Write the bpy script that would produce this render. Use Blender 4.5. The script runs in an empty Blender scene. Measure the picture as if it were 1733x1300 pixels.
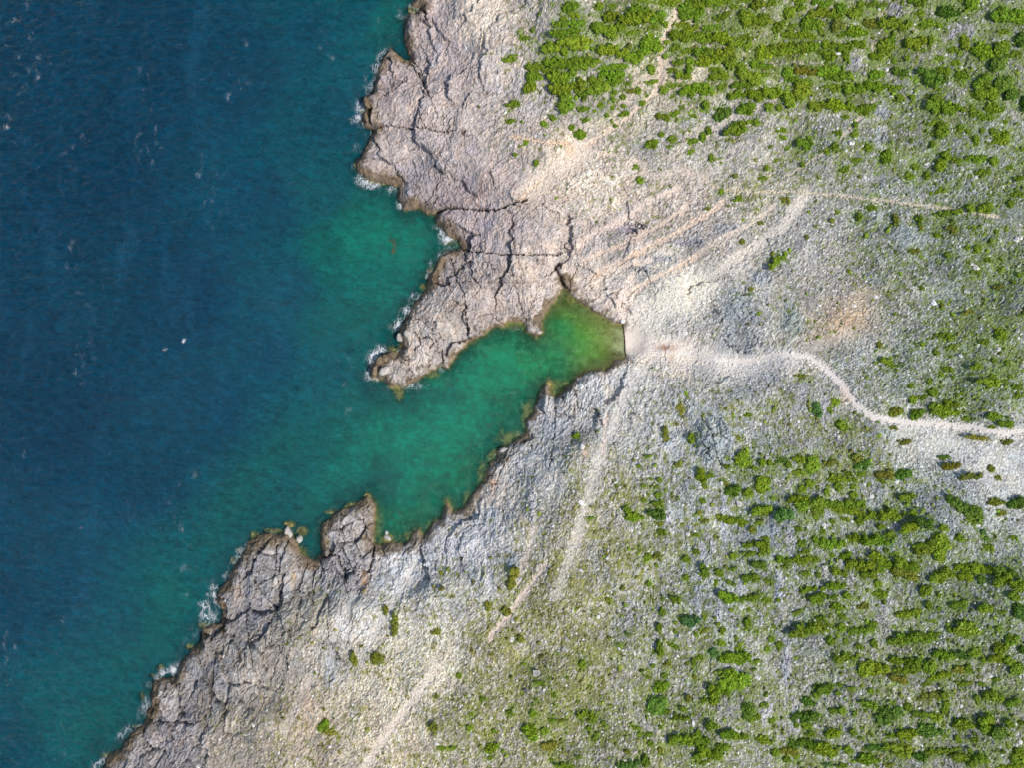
import bpy, math, time
import numpy as np
from mathutils import Vector
T0 = time.time()
def tick(s): print('%-28s %.1fs' % (s, time.time() - T0), flush=True)

# ------------------------------------------------------------------ camera, sky, sun, exposure
scene = bpy.context.scene
S = 0.15            # metres per photo pixel at sea level
H = 180.0           # height of the drone
CU, CV = 866.5, 650.0
cam_d = bpy.data.cameras.new('camera'); cam = bpy.data.objects.new('camera', cam_d)
scene.collection.objects.link(cam); scene.camera = cam
cam.location = (0, 0, H); cam.rotation_euler = (0, 0, 0)
cam_d.sensor_fit = 'HORIZONTAL'; cam_d.angle = 2 * math.atan(CU * S / H)
cam_d.clip_start = 1; cam_d.clip_end = 20000

SUN_EL, SUN_AZ = math.radians(50), math.radians(-24)   # azimuth from +X (image right) towards +Y (image up): sun stands low right
sd_ = Vector((math.cos(SUN_EL) * math.cos(SUN_AZ), math.cos(SUN_EL) * math.sin(SUN_AZ), math.sin(SUN_EL)))
world = bpy.data.worlds.new('World'); scene.world = world; world.use_nodes = True
wn = world.node_tree.nodes; wl = world.node_tree.links
sky = wn.new('ShaderNodeTexSky'); sky.sky_type = 'NISHITA'; sky.sun_disc = False
sky.sun_elevation = SUN_EL; sky.sun_rotation = math.radians(90) - SUN_AZ
wl.new(sky.outputs[0], wn['Background'].inputs[0]); wn['Background'].inputs[1].default_value = 0.12
sl = bpy.data.lights.new('sun', 'SUN'); sl.energy = 3.9; sl.angle = math.radians(4.0); sl.color = (1, 0.955, 0.89)
so = bpy.data.objects.new('sun', sl); scene.collection.objects.link(so)
so.rotation_euler = sd_.to_track_quat('Z', 'Y').to_euler()
vs = scene.view_settings; vs.view_transform = 'Standard'; vs.look = 'None'; vs.exposure = 0.0; vs.gamma = 1
try: vs.use_curve_mapping = False
except Exception: pass

# ------------------------------------------------------------------ small helpers
C = scene.collection
F = np.float32
def lin(c):
    c = np.asarray(c, dtype=F) / 255.0
    return np.where(c <= 0.04045, c / 12.92, ((c + 0.055) / 1.055) ** 2.4).astype(F)
def tag(o, label=None, cat=None, group=None, kind=None):
    if label: o['label'] = label
    if cat: o['category'] = cat
    if group: o['group'] = group
    if kind: o['kind'] = kind
    return o
def mesh_np(name, V, Q, mat, col=None, extra=None, smooth=False, tris=False):
    n = 3 if tris else 4
    me = bpy.data.meshes.new(name)
    me.vertices.add(len(V)); me.vertices.foreach_set('co', np.ascontiguousarray(V, dtype=F).ravel())
    me.loops.add(len(Q) * n); me.loops.foreach_set('vertex_index', np.ascontiguousarray(Q, dtype=np.int32).ravel())
    me.polygons.add(len(Q)); me.polygons.foreach_set('loop_start', np.arange(0, len(Q) * n, n, dtype=np.int32))
    try: me.polygons.foreach_set('loop_total', np.full(len(Q), n, dtype=np.int32))
    except Exception: pass
    me.update(calc_edges=True)
    if smooth: me.polygons.foreach_set('use_smooth', np.ones(len(Q), dtype=bool))
    else: me.shade_flat() if hasattr(me, 'shade_flat') else None
    if col is not None:
        a = me.attributes.new('Col', 'FLOAT_COLOR', 'POINT')
        c4 = np.ones((len(V), 4), dtype=F); c4[:, :3] = col
        a.data.foreach_set('color', c4.ravel())
    for k, v in (extra or {}).items():
        a = me.attributes.new(k, 'FLOAT', 'POINT'); a.data.foreach_set('value', np.ascontiguousarray(v, dtype=F))
    if mat: me.materials.append(mat)
    return me
def link(name, me, parent=None):
    o = bpy.data.objects.new(name, me); C.objects.link(o)
    if parent: o.parent = parent
    return o

# hashed gradient noise and cell noise, vectorised
def hsh(ix, iy, seed):
    h = (ix.astype(np.int64) * 374761393 + iy.astype(np.int64) * 668265263 + seed * 974711) & 0xffffffff
    h = ((h ^ (h >> 13)) * 1274126177) & 0xffffffff
    h = ((h ^ (h >> 15)) * 2246822519) & 0xffffffff
    return ((h ^ (h >> 16)) & 0xffffff).astype(F) / F(16777216)
TAB = np.random.RandomState(5).rand(512, 512).astype(F) * F(2 * math.pi)
GX, GY = np.cos(TAB), np.sin(TAB)
def perlin(x, y, seed=0):
    x = x + F(seed * 37.17); y = y + F(seed * 91.71)
    fx = np.floor(x); fy = np.floor(y)
    ix = fx.astype(np.int32); iy = fy.astype(np.int32)
    dx = x - fx; dy = y - fy
    ix0 = ix & 511; ix1 = (ix + 1) & 511; iy0 = iy & 511; iy1 = (iy + 1) & 511
    def g(a, b, ex, ey): return GX[a, b] * ex + GY[a, b] * ey
    ux = dx * dx * dx * (dx * (dx * 6 - 15) + 10); uy = dy * dy * dy * (dy * (dy * 6 - 15) + 10)
    a = g(ix0, iy0, dx, dy); b = g(ix1, iy0, dx - 1, dy)
    c = g(ix0, iy1, dx, dy - 1); d = g(ix1, iy1, dx - 1, dy - 1)
    a += ux * (b - a); c += ux * (d - c)
    return (a + uy * (c - a)) * F(1.5)
def fbm(x, y, oct=3, seed=0, gain=0.5):
    s = 0; a = 1.0; t = 0
    for i in range(oct):
        s = s + F(a) * perlin(x * F(2 ** i), y * F(2 ** i), seed + i * 3); t += a; a *= gain
    return s / F(t)
def ridged(x, y, oct=3, seed=0):
    s = 0; a = 1.0; t = 0
    for i in range(oct):
        s = s + F(a) * (1 - 2 * np.abs(perlin(x * F(2 ** i), y * F(2 ** i), seed + i * 3))); t += a; a *= .55
    return s / F(t)
def voronoi(x, y, seed=0, jit=0.9):
    ix = np.floor(x).astype(np.int32); iy = np.floor(y).astype(np.int32)
    f1 = np.full(x.shape, 9, F); f2 = np.full(x.shape, 9, F)
    idn = np.zeros(x.shape, np.int64); dxx = np.zeros(x.shape, F); dyy = np.zeros(x.shape, F)
    for a in (-1, 0, 1):
        for b in (-1, 0, 1):
            cx = ix + a; cy = iy + b
            px = cx + 0.5 + (hsh(cx, cy, seed) - F(.5)) * F(jit); py = cy + 0.5 + (hsh(cx, cy, seed + 7) - F(.5)) * F(jit)
            ddx = (x - px).astype(F); ddy = (y - py).astype(F)
            d = np.sqrt(ddx * ddx + ddy * ddy)
            near = d < f1
            f2 = np.where(near, f1, np.minimum(f2, d))
            f1 = np.where(near, d, f1)
            idn = np.where(near, (cx.astype(np.int64) + 5000) * 10007 + cy + 5000, idn)
            dxx = np.where(near, ddx, dxx); dyy = np.where(near, ddy, dyy)
    return f1, f2, idn, dxx, dyy
def sstep(a, b, x):
    t = np.clip((x - a) / (b - a), 0, 1); return t * t * (3 - 2 * t)
def rot(x, y, deg):
    a = math.radians(deg); return x * F(math.cos(a)) + y * F(math.sin(a)), -x * F(math.sin(a)) + y * F(math.cos(a))

# ------------------------------------------------------------------ survey data (photo pixels at sea level)
COAST = [(760,-400),(745,-200),(716,-60),(701,0),(697,9),(712,16),(704,22),(694.5,23),(686,35.5),(684,58),(688,81),(694.5,98),(692,104),(682,101.5),(672,91),(661.5,81),(651,94),(641,114),(635,134.5),(631,157),(617,162),(618,178),(613,203),(618,216),(632,221),(623.5,241),(611,261.5),(600.6,279),(604,289.5),(618,302),(649,311),(674,315),(673,334),(685,355),(708,351),(723,361.5),(738.5,363),(737,374),(744.6,383),(755,398.5),(775,406),(781.5,421.5),(757,426),(744.6,435),(735,454),(723,472),(721.5,492),(704.6,509),(692,531),(684.6,546),(674,555),(675,574),(682,586),(674,598),(661.5,592),(649,598.5),(635,608),(628,623),(629,638.5),(649,643),(655,648),(666,657),(683,655),(698.5,648),(720,634),(744.6,620),(757,623),(771,603),(794,580),(815,569),(837,552),(848,554),(861.5,543),(886,544.6),(891,558.5),(908,571),(917,563),(917,540),(929,521.5),(948,497),(951,489),(957,491),(961,490),(967.6,500),(986.6,514),(1004,527),(1022,534.6),(1037,547),(1055,548.5),(1057.7,577.7),(1059,604),(1042.5,609.4),(1024.7,624.7),(1007,626),(986.6,631),(974,643.7),(956,657.7),(939.6,674),(932,668),(928,650),(922,652),(913,668),(905,696),(890,713.6),(892.5,734),(877,741.5),(862,754),(850,757),(842,762),(844,777),(829,784.7),(821.5,810),(803.7,833),(783,863),(765.6,867),(763,858),(758,852),(751.7,863),(748,876),(735,883.7),(722.5,901.5),(715,909),(710,896),(702,899),(694.6,914),(682,922),(661.5,918),(646,924),(633.6,921),(633.6,914),(635,894),(636,861),(628.5,843),(622,838),(611,847),(600,858),(588,861),(570,866),(560,878),(544,888),(543,919),(546,940),(532,950),(521,945),(510,936.5),(504,922),(498,912),(492,900),(484,899),(472,905),(462,905),(448,903.7),(424,914),(415,933),(403,950),(387.5,978),(386,985),(372,995),(365,1016),(377,1033.5),(375,1054),(361.5,1058),(344,1064.6),(341,1085),(327,1099),(316.5,1109.6),(304,1127),(299,1144),(278.5,1149),(261,1151),(256,1175),(258,1196),(247,1203),(251,1217),(240,1227),(226.5,1238),(213,1255),(206,1269),(185,1276),(178,1296),(160,1325),(60,1430),(-300,1900),(-2500,4600),(-30000,34000),(40000,34000),(40000,-30000),(2400,-30000),(1200,-3000),(860,-900)]
coast_w = np.array([((u - CU) * S, (CV - v) * S) for u, v in COAST], dtype=np.float64)

# u v | r g b | ground cover, yellowness, rubble | strike (A B V) | elevation
GROUND = '''
700 30 185 170 165 0 0 .1 A 4;760 100 190 176 172 0 0 .15 A 5;820 40 215 200 185 0 .5 .3 A 8;850 120 200 187 180 .02 .5 .3 A 9
650 140 178 162 158 0 0 0 A 3;620 200 165 150 140 0 0 0 A 2;680 190 185 170 162 0 0 0 A 5;740 190 190 176 168 0 0 .1 A 7
640 270 188 174 166 0 0 0 V 3;700 240 190 175 168 0 0 0 V 6;700 290 165 155 155 0 0 0 V 4;760 270 178 166 160 0 0 0 V 7
780 330 165 150 148 0 0 0 V 4.5;840 300 180 165 158 0 0 .1 A 7;870 230 188 176 170 .08 .5 .4 A 9;900 150 180 172 172 .08 .4 .3 A 10
960 70 180 172 168 .38 0 .5 A 12;1000 150 185 175 168 .2 0 .5 B 12;1100 60 195 183 168 .5 .1 .5 B 13;1130 110 212 195 178 .2 0 .6 B 12
1060 200 190 180 170 .22 .2 .6 B 11;1100 250 180 174 170 .12 .2 .6 B 10;950 280 222 204 186 .03 .4 .5 B 9;1000 300 215 200 188 .05 .3 .5 B 9
1060 300 205 190 178 .06 .4 .5 B 9;900 350 190 175 165 0 0 .3 B 7;800 390 175 162 160 0 0 0 V 4;860 400 178 165 160 0 0 0 V 5.5
760 460 180 166 158 0 0 0 V 4;820 480 182 168 158 0 0 0 V 5;900 460 195 180 168 0 0 .1 V 5;740 540 182 170 160 0 0 0 V 4
850 520 190 175 165 0 0 0 V 4;700 610 188 176 165 0 0 0 V 3;980 420 198 184 176 .02 .5 .3 B 5;1000 470 208 193 180 0 0 .3 B 3.5
1040 520 215 200 190 0 0 .3 B 2.2;1050 400 192 180 175 .03 .5 .5 B 6;1120 480 208 202 192 0 0 .5 B 4.5;1160 500 222 214 200 0 0 .3 B 4
1130 540 192 189 186 0 0 .6 V 3.2;1090 590 225 212 200 0 0 .5 B .9;1150 603 212 200 188 0 0 .5 B 1.7;1250 620 200 196 192 0 0 .4 B 3.2
1240 540 162 162 168 .08 .2 .9 V 5.5;1200 400 178 170 168 .05 .4 .7 B 8;1150 350 195 182 175 .03 .4 .7 B 8;1280 300 180 175 168 .18 .5 .8 B 10
1250 230 180 175 172 .15 .3 .6 A 11;1350 420 172 170 172 .06 .2 .8 B 9;1400 490 172 168 168 .1 .2 .9 B 8.5;1430 545 190 168 150 .08 .3 .9 B 8
1500 380 160 163 168 .3 .1 1 B 12;1500 460 162 164 167 .25 .1 1 B 11;1600 450 155 161 165 .35 .1 1 B 14;1690 500 145 153 153 .45 .1 1 B 16
1690 350 150 156 160 .4 .1 1 B 15;1550 200 155 155 157 .4 .1 .9 A 14;1650 100 150 150 152 .45 .1 .9 A 15;1420 130 170 164 160 .42 .1 .8 B 13
1500 50 168 161 155 .4 .1 .8 B 14;1250 60 185 172 162 .5 .1 .6 B 13;1350 90 180 170 160 .45 .1 .7 B 13;1400 250 160 160 163 .32 .2 .9 A 12;1600 300 150 156 160 .38 .1 1 B 14
1450 600 172 176 178 .04 0 1 B 8;1530 620 158 164 167 .3 .1 1 B 10;1650 640 148 157 155 .5 .1 1 B 13;1650 780 202 202 203 .0 0 1 B 11
1560 740 198 198 197 .02 .2 1 B 9;1720 800 198 199 201 0 0 1 B 12;1350 620 190 185 180 .1 .4 .6 B 6;1350 700 165 166 170 .35 .5 .9 V 8
1250 690 175 176 180 .28 .6 .7 A 8;1200 740 182 185 190 .1 .3 .3 V 9;1150 700 185 186 188 .22 .8 .6 A 6;1085 650 212 208 203 .05 .5 .4 A 3.5
1040 650 214 209 203 0 0 .1 A 4;980 680 205 200 194 0 0 .1 A 3.5;940 720 178 176 177 0 0 .1 A 4;870 790 184 182 180 0 0 .2 A 4
840 840 198 188 178 0 0 .2 A 4.5;920 800 184 184 184 .04 .5 .4 A 6;980 780 190 188 185 .22 .7 .8 A 8;1000 840 190 186 180 .27 .8 .9 A 9
960 900 184 178 172 .35 .9 .9 A 9;880 900 180 178 180 .25 .9 .6 A 7;820 900 205 203 205 .02 .5 .3 A 6;770 930 205 202 202 0 0 .2 A 5
690 960 214 211 210 0 0 .1 A 5;600 900 178 170 165 0 0 0 A 3.4;590 960 172 167 166 0 0 0 A 4;480 960 168 162 158 0 0 0 A 4
420 1020 163 158 156 0 0 0 A 4;350 1150 160 154 150 0 0 0 A 4.5;300 1250 160 152 148 0 0 0 A 5;450 1120 166 158 150 0 0 .3 A 6
520 1050 178 170 160 .04 .7 .5 A 8;400 1250 168 158 148 .05 .7 .5 A 8;500 1220 182 168 155 .18 .8 .6 A 10;600 1050 205 200 195 .03 .7 .4 A 8
650 1120 215 205 190 .14 .8 .8 A 9;640 1240 214 200 183 .13 .8 .8 A 11;700 1050 200 196 190 .12 .9 .6 A 8;730 1110 214 206 192 .12 .9 .8 A 10
760 1000 194 192 192 .22 .9 .6 A 8;850 980 178 177 180 .28 .8 .6 A 9;850 1080 184 178 173 .4 .8 .9 A 10;800 1200 188 180 172 .38 .6 .9 A 12
950 1000 184 180 173 .45 .8 .9 A 11;950 1150 180 173 168 .5 .5 1 A 13;1050 950 182 180 178 .38 .6 .9 A 11;1100 1050 173 174 176 .35 .5 .9 V 13
1050 850 185 182 180 .32 .6 .9 A 10;1150 850 172 176 182 .25 .4 .9 V 11;1200 1000 166 170 178 .28 .3 .9 V 13;1300 900 163 168 180 .28 .2 .9 V 13
1200 1200 168 168 170 .4 .3 1 V 15;1400 1000 163 165 172 .35 .2 1 V 15;1500 1150 163 162 162 .35 .2 1 V 17;1650 1000 155 159 165 .4 .1 1 V 18
1650 1230 163 162 164 .4 .2 1 V 19;1550 900 158 164 173 .35 .2 1 V 15;1450 750 158 164 173 .42 .5 1 V 10;1600 850 160 167 175 .2 .3 1 V 13;1300 780 162 167 173 .4 .3 .9 V 10
1045 1250 172 168 166 .42 .4 1 V 15;900 1280 180 173 168 .42 .5 1 A 13;300 1400 155 148 142 .05 .5 .3 A 7;1900 650 150 156 155 .4 .1 1 B 18;1900 1200 158 160 162 .4 .1 1 V 21;1900 100 150 152 153 .42 .1 1 B 17;1300 -300 175 168 160 .35 .1 .8 B 15;900 1600 175 170 165 .4 .4 1 A 15
'''
G = []
for row in GROUND.replace('\n', ';').split(';'):
    t = row.split()
    if len(t) < 10: continue
    G.append([float(t[0]), float(t[1])] + list(map(float, t[2:8])) + [t[8] == 'A', t[8] == 'B', t[8] == 'V', float(t[9])])
G = np.array(G, dtype=np.float64)

# water depth soundings: u v depth
DEPTH = np.array([(0,0,26),(0,650,27),(150,300,27),(250,100,25),(400,100,20),(500,50,15),(600,20,12),(650,40,7.5),(600,120,11.5),(560,200,14),(640,100,9),(450,350,16),(550,330,11),(610,370,7),(600,420,6),(640,400,5.5),(690,400,5.5),(560,430,8),(480,480,14),(650,480,7),(560,560,9),(600,540,8),(450,600,15),(300,500,24),(350,700,18),(250,800,20),(100,700,26),(550,650,10),(600,690,8),(650,710,5.6),(700,730,5),(760,690,4.7),(720,780,5),(650,800,6),(680,840,5),(600,800,7),(520,760,9.5),(460,820,10),(560,840,7.5),(400,880,10),(330,960,9.5),(300,1010,8.3),(200,1050,12),(100,1000,17),(0,1000,21),(0,1250,15),(100,1200,10),(150,1230,9.5),(270,1060,9),(220,1130,9.5),(640,890,3.5),(700,880,3.2),(740,850,3.4),(800,800,3.4),(850,640,3.7),(800,700,4.2),(860,690,3.4),(850,600,3.4),(900,600,2.9),(920,620,2.8),(950,560,2.4),(940,600,2.5),(980,580,1.9),(1000,560,1.4),(1010,600,1.5),(975,520,1.5),(960,510,1.2),(1020,550,.9),(1030,580,.85),(1045,580,.35),(1052,560,.2),(1050,598,.3),(780,630,4.2),(1090,590,.1),(-500,600,32),(300,-400,26),(-300,1400,22)], dtype=np.float64)

PATHS = [  # points, width px, colour, strength, kind
 ([(1060,577),(1095,586),(1150,598),(1195,606)], 26, (232,220,206), .98, 0),
 ([(1120,602),(1200,616),(1280,622),(1340,610)], 24, (206,201,195), .8, 0),
 ([(1330,598),(1380,590),(1440,560)], 12, (192,184,172), .5, 0),
 ([(1075,560),(1100,530),(1150,505),(1195,480)], 30, (228,220,204), .9, 0),
 ([(1065,560),(1052,520),(1060,490),(1070,470)], 9, (226,208,194), .75, 0),
 ([(960,430),(1000,400),(1060,370),(1100,340),(1150,320)], 7, (226,206,190), .8, 0),
 ([(1010,480),(1040,455),(1100,440)], 6, (226,208,190), .8, 0),
 ([(1180,430),(1230,400),(1280,375),(1310,350)], 6, (216,200,182), .75, 0),
 ([(985,262),(960,290),(930,315),(905,332)], 12, (230,210,190), .8, 0),
 ([(1200,300),(1215,290),(1240,255),(1270,240)], 7, (206,196,186), .55, 0),
 ([(1190,300),(1150,290),(1100,300)], 8, (215,198,182), .55, 0),
 ([(1500,338),(1560,330),(1640,330)], 3, (190,182,168), .4, 0),
 ([(880,870),(905,900),(885,960),(870,1000)], 7, (216,198,182), .45, 0),
 ([(700,960),(670,1010),(640,1060),(610,1120)], 10, (214,208,200), .5, 0),
 ([(560,1090),(575,1050),(600,1010)], 8, (212,206,198), .45, 0),
 ([(480,1240),(500,1200),(530,1150)], 10, (210,198,186), .45, 0),
 ([(1340,700),(1355,680),(1362,650)], 7, (180,180,184), .5, 0),
 ([(1062,590),(1110,592),(1180,601),(1230,612),(1280,611),(1330,599),(1370,605),(1400,625),(1425,650),(1450,685),(1480,707),(1530,717),(1600,720),(1660,726),(1700,735),(1733,733),(1800,728),(1900,735)], 11, (220,212,203), 1, 1),
 ([(985,255),(1010,235),(1060,200),(1110,155),(1120,110),(1120,75),(1140,35),(1150,0),(1160,-60)], 7, (222,200,180), .9, 1),
 ([(900,325),(940,292),(985,255)], 24, (230,212,192), .9, 0),
 ([(868,231),(915,240),(960,243),(975,255)], 5, (222,196,170), .95, 1),
 ([(1190,300),(1225,322),(1290,325),(1350,325),(1420,330),(1500,340),(1600,352),(1690,366)], 4.6, (212,198,172), .85, 1),
 ([(1160,500),(1215,465),(1240,440),(1290,410),(1325,385),(1350,350),(1365,330)], 12, (216,206,192), .85, 0),
 ([(1060,500),(1110,470),(1150,450),(1185,432)], 6, (228,206,186), .95, 0),
 ([(1000,468),(1080,428),(1150,392),(1200,362),(1225,342)], 5.5, (226,202,180), .95, 0),
 ([(990,440),(1060,412),(1120,380),(1165,350)], 5.5, (222,200,180), .8, 0),
 ([(985,255),(1040,262),(1090,275),(1100,290),(1070,305)], 5, (222,204,186), .6, 0),
 ([(1481,172),(1455,200),(1420,241),(1380,270),(1330,300)], 4, (205,190,172), .8, 1),
 ([(1290,180),(1240,200),(1200,225)], 7, (208,196,184), .6, 0),
 ([(1090,628),(1068,650),(1050,700),(1022,760),(1000,830),(985,880),(965,950),(940,1010)], 12, (216,208,198), .52, 0),
 ([(1028,705),(1020,770)], 5, (224,206,190), .9, 1),
 ([(925,955),(885,1010),(855,1050),(830,1080)], 7, (222,202,186), .85, 0),
 ([(740,1130),(700,1185),(655,1245),(620,1300),(600,1340)], 10, (224,210,194), .8, 0),
 ([(806,890),(820,930),(830,970),(828,1015)], 6, (215,212,210), .9, 0),
 ([(1130,110),(1090,140),(1060,170)], 14, (215,198,180), .6, 0),
 ([(1150,35),(1180,40),(1200,60)], 5, (210,194,172), .6, 0),
 ([(1160,50),(1200,30)], 0.1, (210,194,172), .1, 0),
]
OUTCROPS = [(1190,960,7,50,(196,196,202)),(1172,1060,8,40,(194,194,198)),(1105,1120,6,60,(196,194,194)),(1130,880,8,30,(192,192,198)),(1225,880,7,40,(190,192,200)),(1318,1000,8,40,(190,192,200)),(1255,1000,8,30,(190,192,198)),(1330,1120,9,50,(192,192,196)),(1345,1215,10,30,(196,194,194)),(1215,1040,6,30,(190,190,196)),(900,850,8,40,(200,198,196)),(1395,700,7,30,(182,182,188)),(1205,745,30,48,(176,184,181)),(1298,1195,13,26,(202,204,207)),(1338,905,12,26,(198,197,194)),(1512,20,14,20,(168,166,172)),(1622,55,26,18,(172,169,177)),(1530,400,20,22,(165,174,170)),(1480,365,14,12,(175,182,180)),
 (1558,405,24,12,(170,180,175)),(1248,520,40,34,(160,166,165)),(1250,575,34,22,(165,170,170)),(1340,545,22,34,(158,168,163)),(1290,470,26,14,(172,176,177)),(1130,745,20,14,(185,188,190)),(1160,690,26,14,(180,185,185)),(1445,110,16,14,(172,172,177)),
 (1490,190,18,14,(168,172,173)),(830,870,22,12,(196,198,200)),(870,960,14,26,(170,174,175)),(1180,1010,8,34,(180,184,185)),(1240,1130,20,12,(184,186,188)),(1310,640,20,10,(180,186,185)),(1000,670,26,18,(214,212,205)),(1030,745,10,12,(186,188,190)),(700,955,30,18,(224,224,220)),(560,1130,14,40,(196,194,190)),(1490,230,12,20,(170,176,175)),(1105,440,36,9,(165,165,170)),(1165,410,34,8,(168,168,172)),(1085,455,22,7,(160,162,165)),(1060,385,30,9,(172,164,168)),(1230,385,26,10,(172,172,174))]
FISS = [
 ([(726,363),(738,360),(760,352),(800,354),(840,355),(855,350),(875,342),(892,337)], 3.2, 2.4),
 ([(780,421),(800,426),(835,429),(895,432),(938,431),(960,424)], 2, 1.2),
 ([(632,221),(650,214),(690,215),(720,217),(740,223),(768,223)], 2.2, 1.3),
 ([(712,15),(718,22),(723,36)], 3, 1.5),([(692,104),(705,120),(715,135),(722,150),(726,160)], 2.4, 1.5),
 ([(696,100),(712,118),(718,140)], 1.6, .8),
 ([(961,492),(953,480),(948,468),(940,451),(948,446)], 7, 2.2),
 ([(763,438),(772,472),(786,497),(788,534),(795,577)], 1.8, .9),([(738,478),(800,476),(877,479)], 1.4, .5),
 ([(857,432),(868,470),(880,515),(890,545)], 1.5, .6),([(826,434),(832,452),(840,462)], 1.6, .6),
 ([(700,560),(711,573),(711,582),(700,592)], 2, .9),([(711,573),(722,569),(731,573),(733,578),(728,588)], 2.2, 1),
 ([(748,590),(749,625)], 2, .9),([(690,598),(692,625),(694,648)], 1.6, .7),([(676,610),(690,617)], 1.6, .7),
 ([(742,562),(748,575)], 1.8, .8),
 ([(576,868),(581,905),(582,967),(587,1007)], 1.6, .8),([(545,944),(561,941),(571,939),(575,957),(582,969)], 3, 1.6),
 ([(582,969),(602,958),(630,970)], 2, 1),([(530,953),(530,1019)], 1.8, .9),([(466,912),(465,974),(472,988),(471,1022)], 2.2, 1.2),
 ([(498,998),(526,1005)], 1.5, .8),([(417,939),(417,981)], 1.6, .8),([(420,968),(450,965)], 1.6, .8),([(382,1066),(396,1076)], 3, 1.5),
 ([(254,1219),(292,1224),(320,1226)], 2.6, 1.4),([(303,1148),(304,1193),(305,1220)], 2.2, 1.1),([(379,1061),(396,1078),(382,1110)], 2.2, 1.1),
 ([(240,1248),(254,1262),(258,1276)], 3, 1.4),([(361,1172),(356,1210)], 2, .9),([(557,878),(560,896),(576,898)], 2, 1),
 ([(618,840),(622,858),(626,868)], 1.6, .8),([(938,673),(940,700),(938,730),(931,790)], 1.8, .8),([(975,660),(976,690),(1010,700),(1020,720)], 1.8, .7),
 ([(892,735),(900,760)], 1.6, .8),([(846,778),(836,800),(822,812)], 2.2, .9),([(877,742),(862,770),(846,800),(838,820)], 2, .9),
 ([(640,60),(640,61)], .1, 0),([(700,340),(706,300),(698,270)], 1.6, .6),([(735,345),(740,300),(735,270)], 1.4, .5),
 ([(650,245),(665,262),(660,300)], 1.2, .4),([(708,165),(712,200),(720,216)], 1.6, .7),([(726,160),(738,190),(735,215)], 1.5, .6),([(648,165),(672,150),(690,130)], 1.8, .8),
 ([(960,424),(955,415),(962,405)], 2, .9),([(815,352),(858,330)], 1.2, .4),
 ([(640,905),(632,930),(626,965)], 3.5, 1.3),([(660,925),(640,950)], 1.5, .6),
 ([(865,360),(868,392),(872,430)], 1.3, .4),([(778,365),(790,400),(800,425)], 1.2, .35),
 ([(1185,705),(1205,735),(1212,770),(1222,795)], 1.8, .6),([(1190,745),(1215,760)], 1.4, .5),([(1195,700),(1222,712),(1230,740)], 1.6, .5),
]
FOAM = [(692,15,10,.8),(680,20,8,.6),(657,84,7,1),(643,104,9,.9),(628,128,9,.9),(622,150,7,.7),(606,182,9,1),(602,200,8,.9),(612,214,6,.6),(624,225,8,.7),(602,255,9,.5),(598,278,5,.5),(608,300,9,.9),(630,312,10,.8),(665,325,7,.8),(680,352,9,.9),(705,360,8,.6),(742,392,9,.8),(762,405,10,.9),(776,412,6,.8),(745,430,8,.7),(728,445,7,.5),(722,466,7,.6),(702,503,8,.9),(688,528,7,.7),(670,540,10,1),(668,555,6,.8),(645,592,9,.9),(630,604,9,.9),(622,618,9,.8),(622,636,8,.7),(640,645,8,.6),(653,655,7,.5),(690,658,9,.7),(710,656,10,.8),(745,624,5,.6),(681,594,5,.9),
 (415,915,10,.5),(405,935,9,.6),(390,955,9,.7),(378,975,8,.8),(365,995,10,.9),(352,1015,12,.9),(365,1030,12,1),(345,1045,12,.7),(330,1070,9,.6),(318,1090,8,.5),(300,1115,8,.4),(285,1140,10,1.3),(296,1134,6,1.1),(268,1146,7,.8),(252,1160,6,.8),(250,1185,6,1),(243,1205,7,1),(238,1222,7,.8),(222,1232,9,.7),(210,1245,8,.7),(190,1262,10,.5),(170,1285,10,.7),(160,1298,9,.6),(460,898,8,.4),(520,905,6,.5),(311,577,4,1.5),(305,590,3,1.3),(279,592,3.5,1.3),(5,220,4,1),(18,195,5,1),(86,106,3,.9),(44,80,3,.6),(10,215,5,.9)]
# submerged or awash shelves: u v rx ry top-depth
SHELF = [(676,668,11,16,.5),(668,655,12,8,.3),(733,635,15,7,.7),(716,485,8,6,.4),(728,463,9,14,.4),(664,592,13,9,.4),(683,588,10,7,.1),(272,1131,10,9,.35),(240,1180,7,12,.5),(256,1143,6,5,.6),(393,950,6,9,.5),(405,932,5,6,.6),(490,888,15,8,.15),(512,900,14,12,.3),(596,857,16,8,.35),(621,838,6,6,.2),(870,549,20,9,.6),(901,552,16,9,.9),(943,655,20,14,.8),(930,655,8,18,.2),(862,742,24,12,.7),(835,770,16,9,.6),(893,700,11,26,.6),(848,735,6,14,1),(655,912,14,10,.3),(700,908,26,8,.5),(735,890,14,8,.6),(643,885,7,26,1.2),(632,620,10,15,.2),(636,640,14,6,.3),(616,190,8,18,.2),(603,275,6,10,.4),(635,308,24,5,.3),(665,410,2,10,3.1),(815,800,9,24,.9),(790,845,8,14,.7),(757,850,7,9,.5),(695,15,10,7,.3),(660,92,8,8,.5),(462,898,20,5,.4),(430,905,10,7,.5),(560,868,14,6,.5),(515,935,7,12,.6),(660,400,3,12,3),(965,508,9,8,.5),(668,95,10,6,.4),(682,104,8,5,.3),(345,1060,14,8,.6),(320,1095,10,7,.5),(230,1232,12,5,.6),(180,1280,12,6,.5),(760,410,14,6,.6)]

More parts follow.
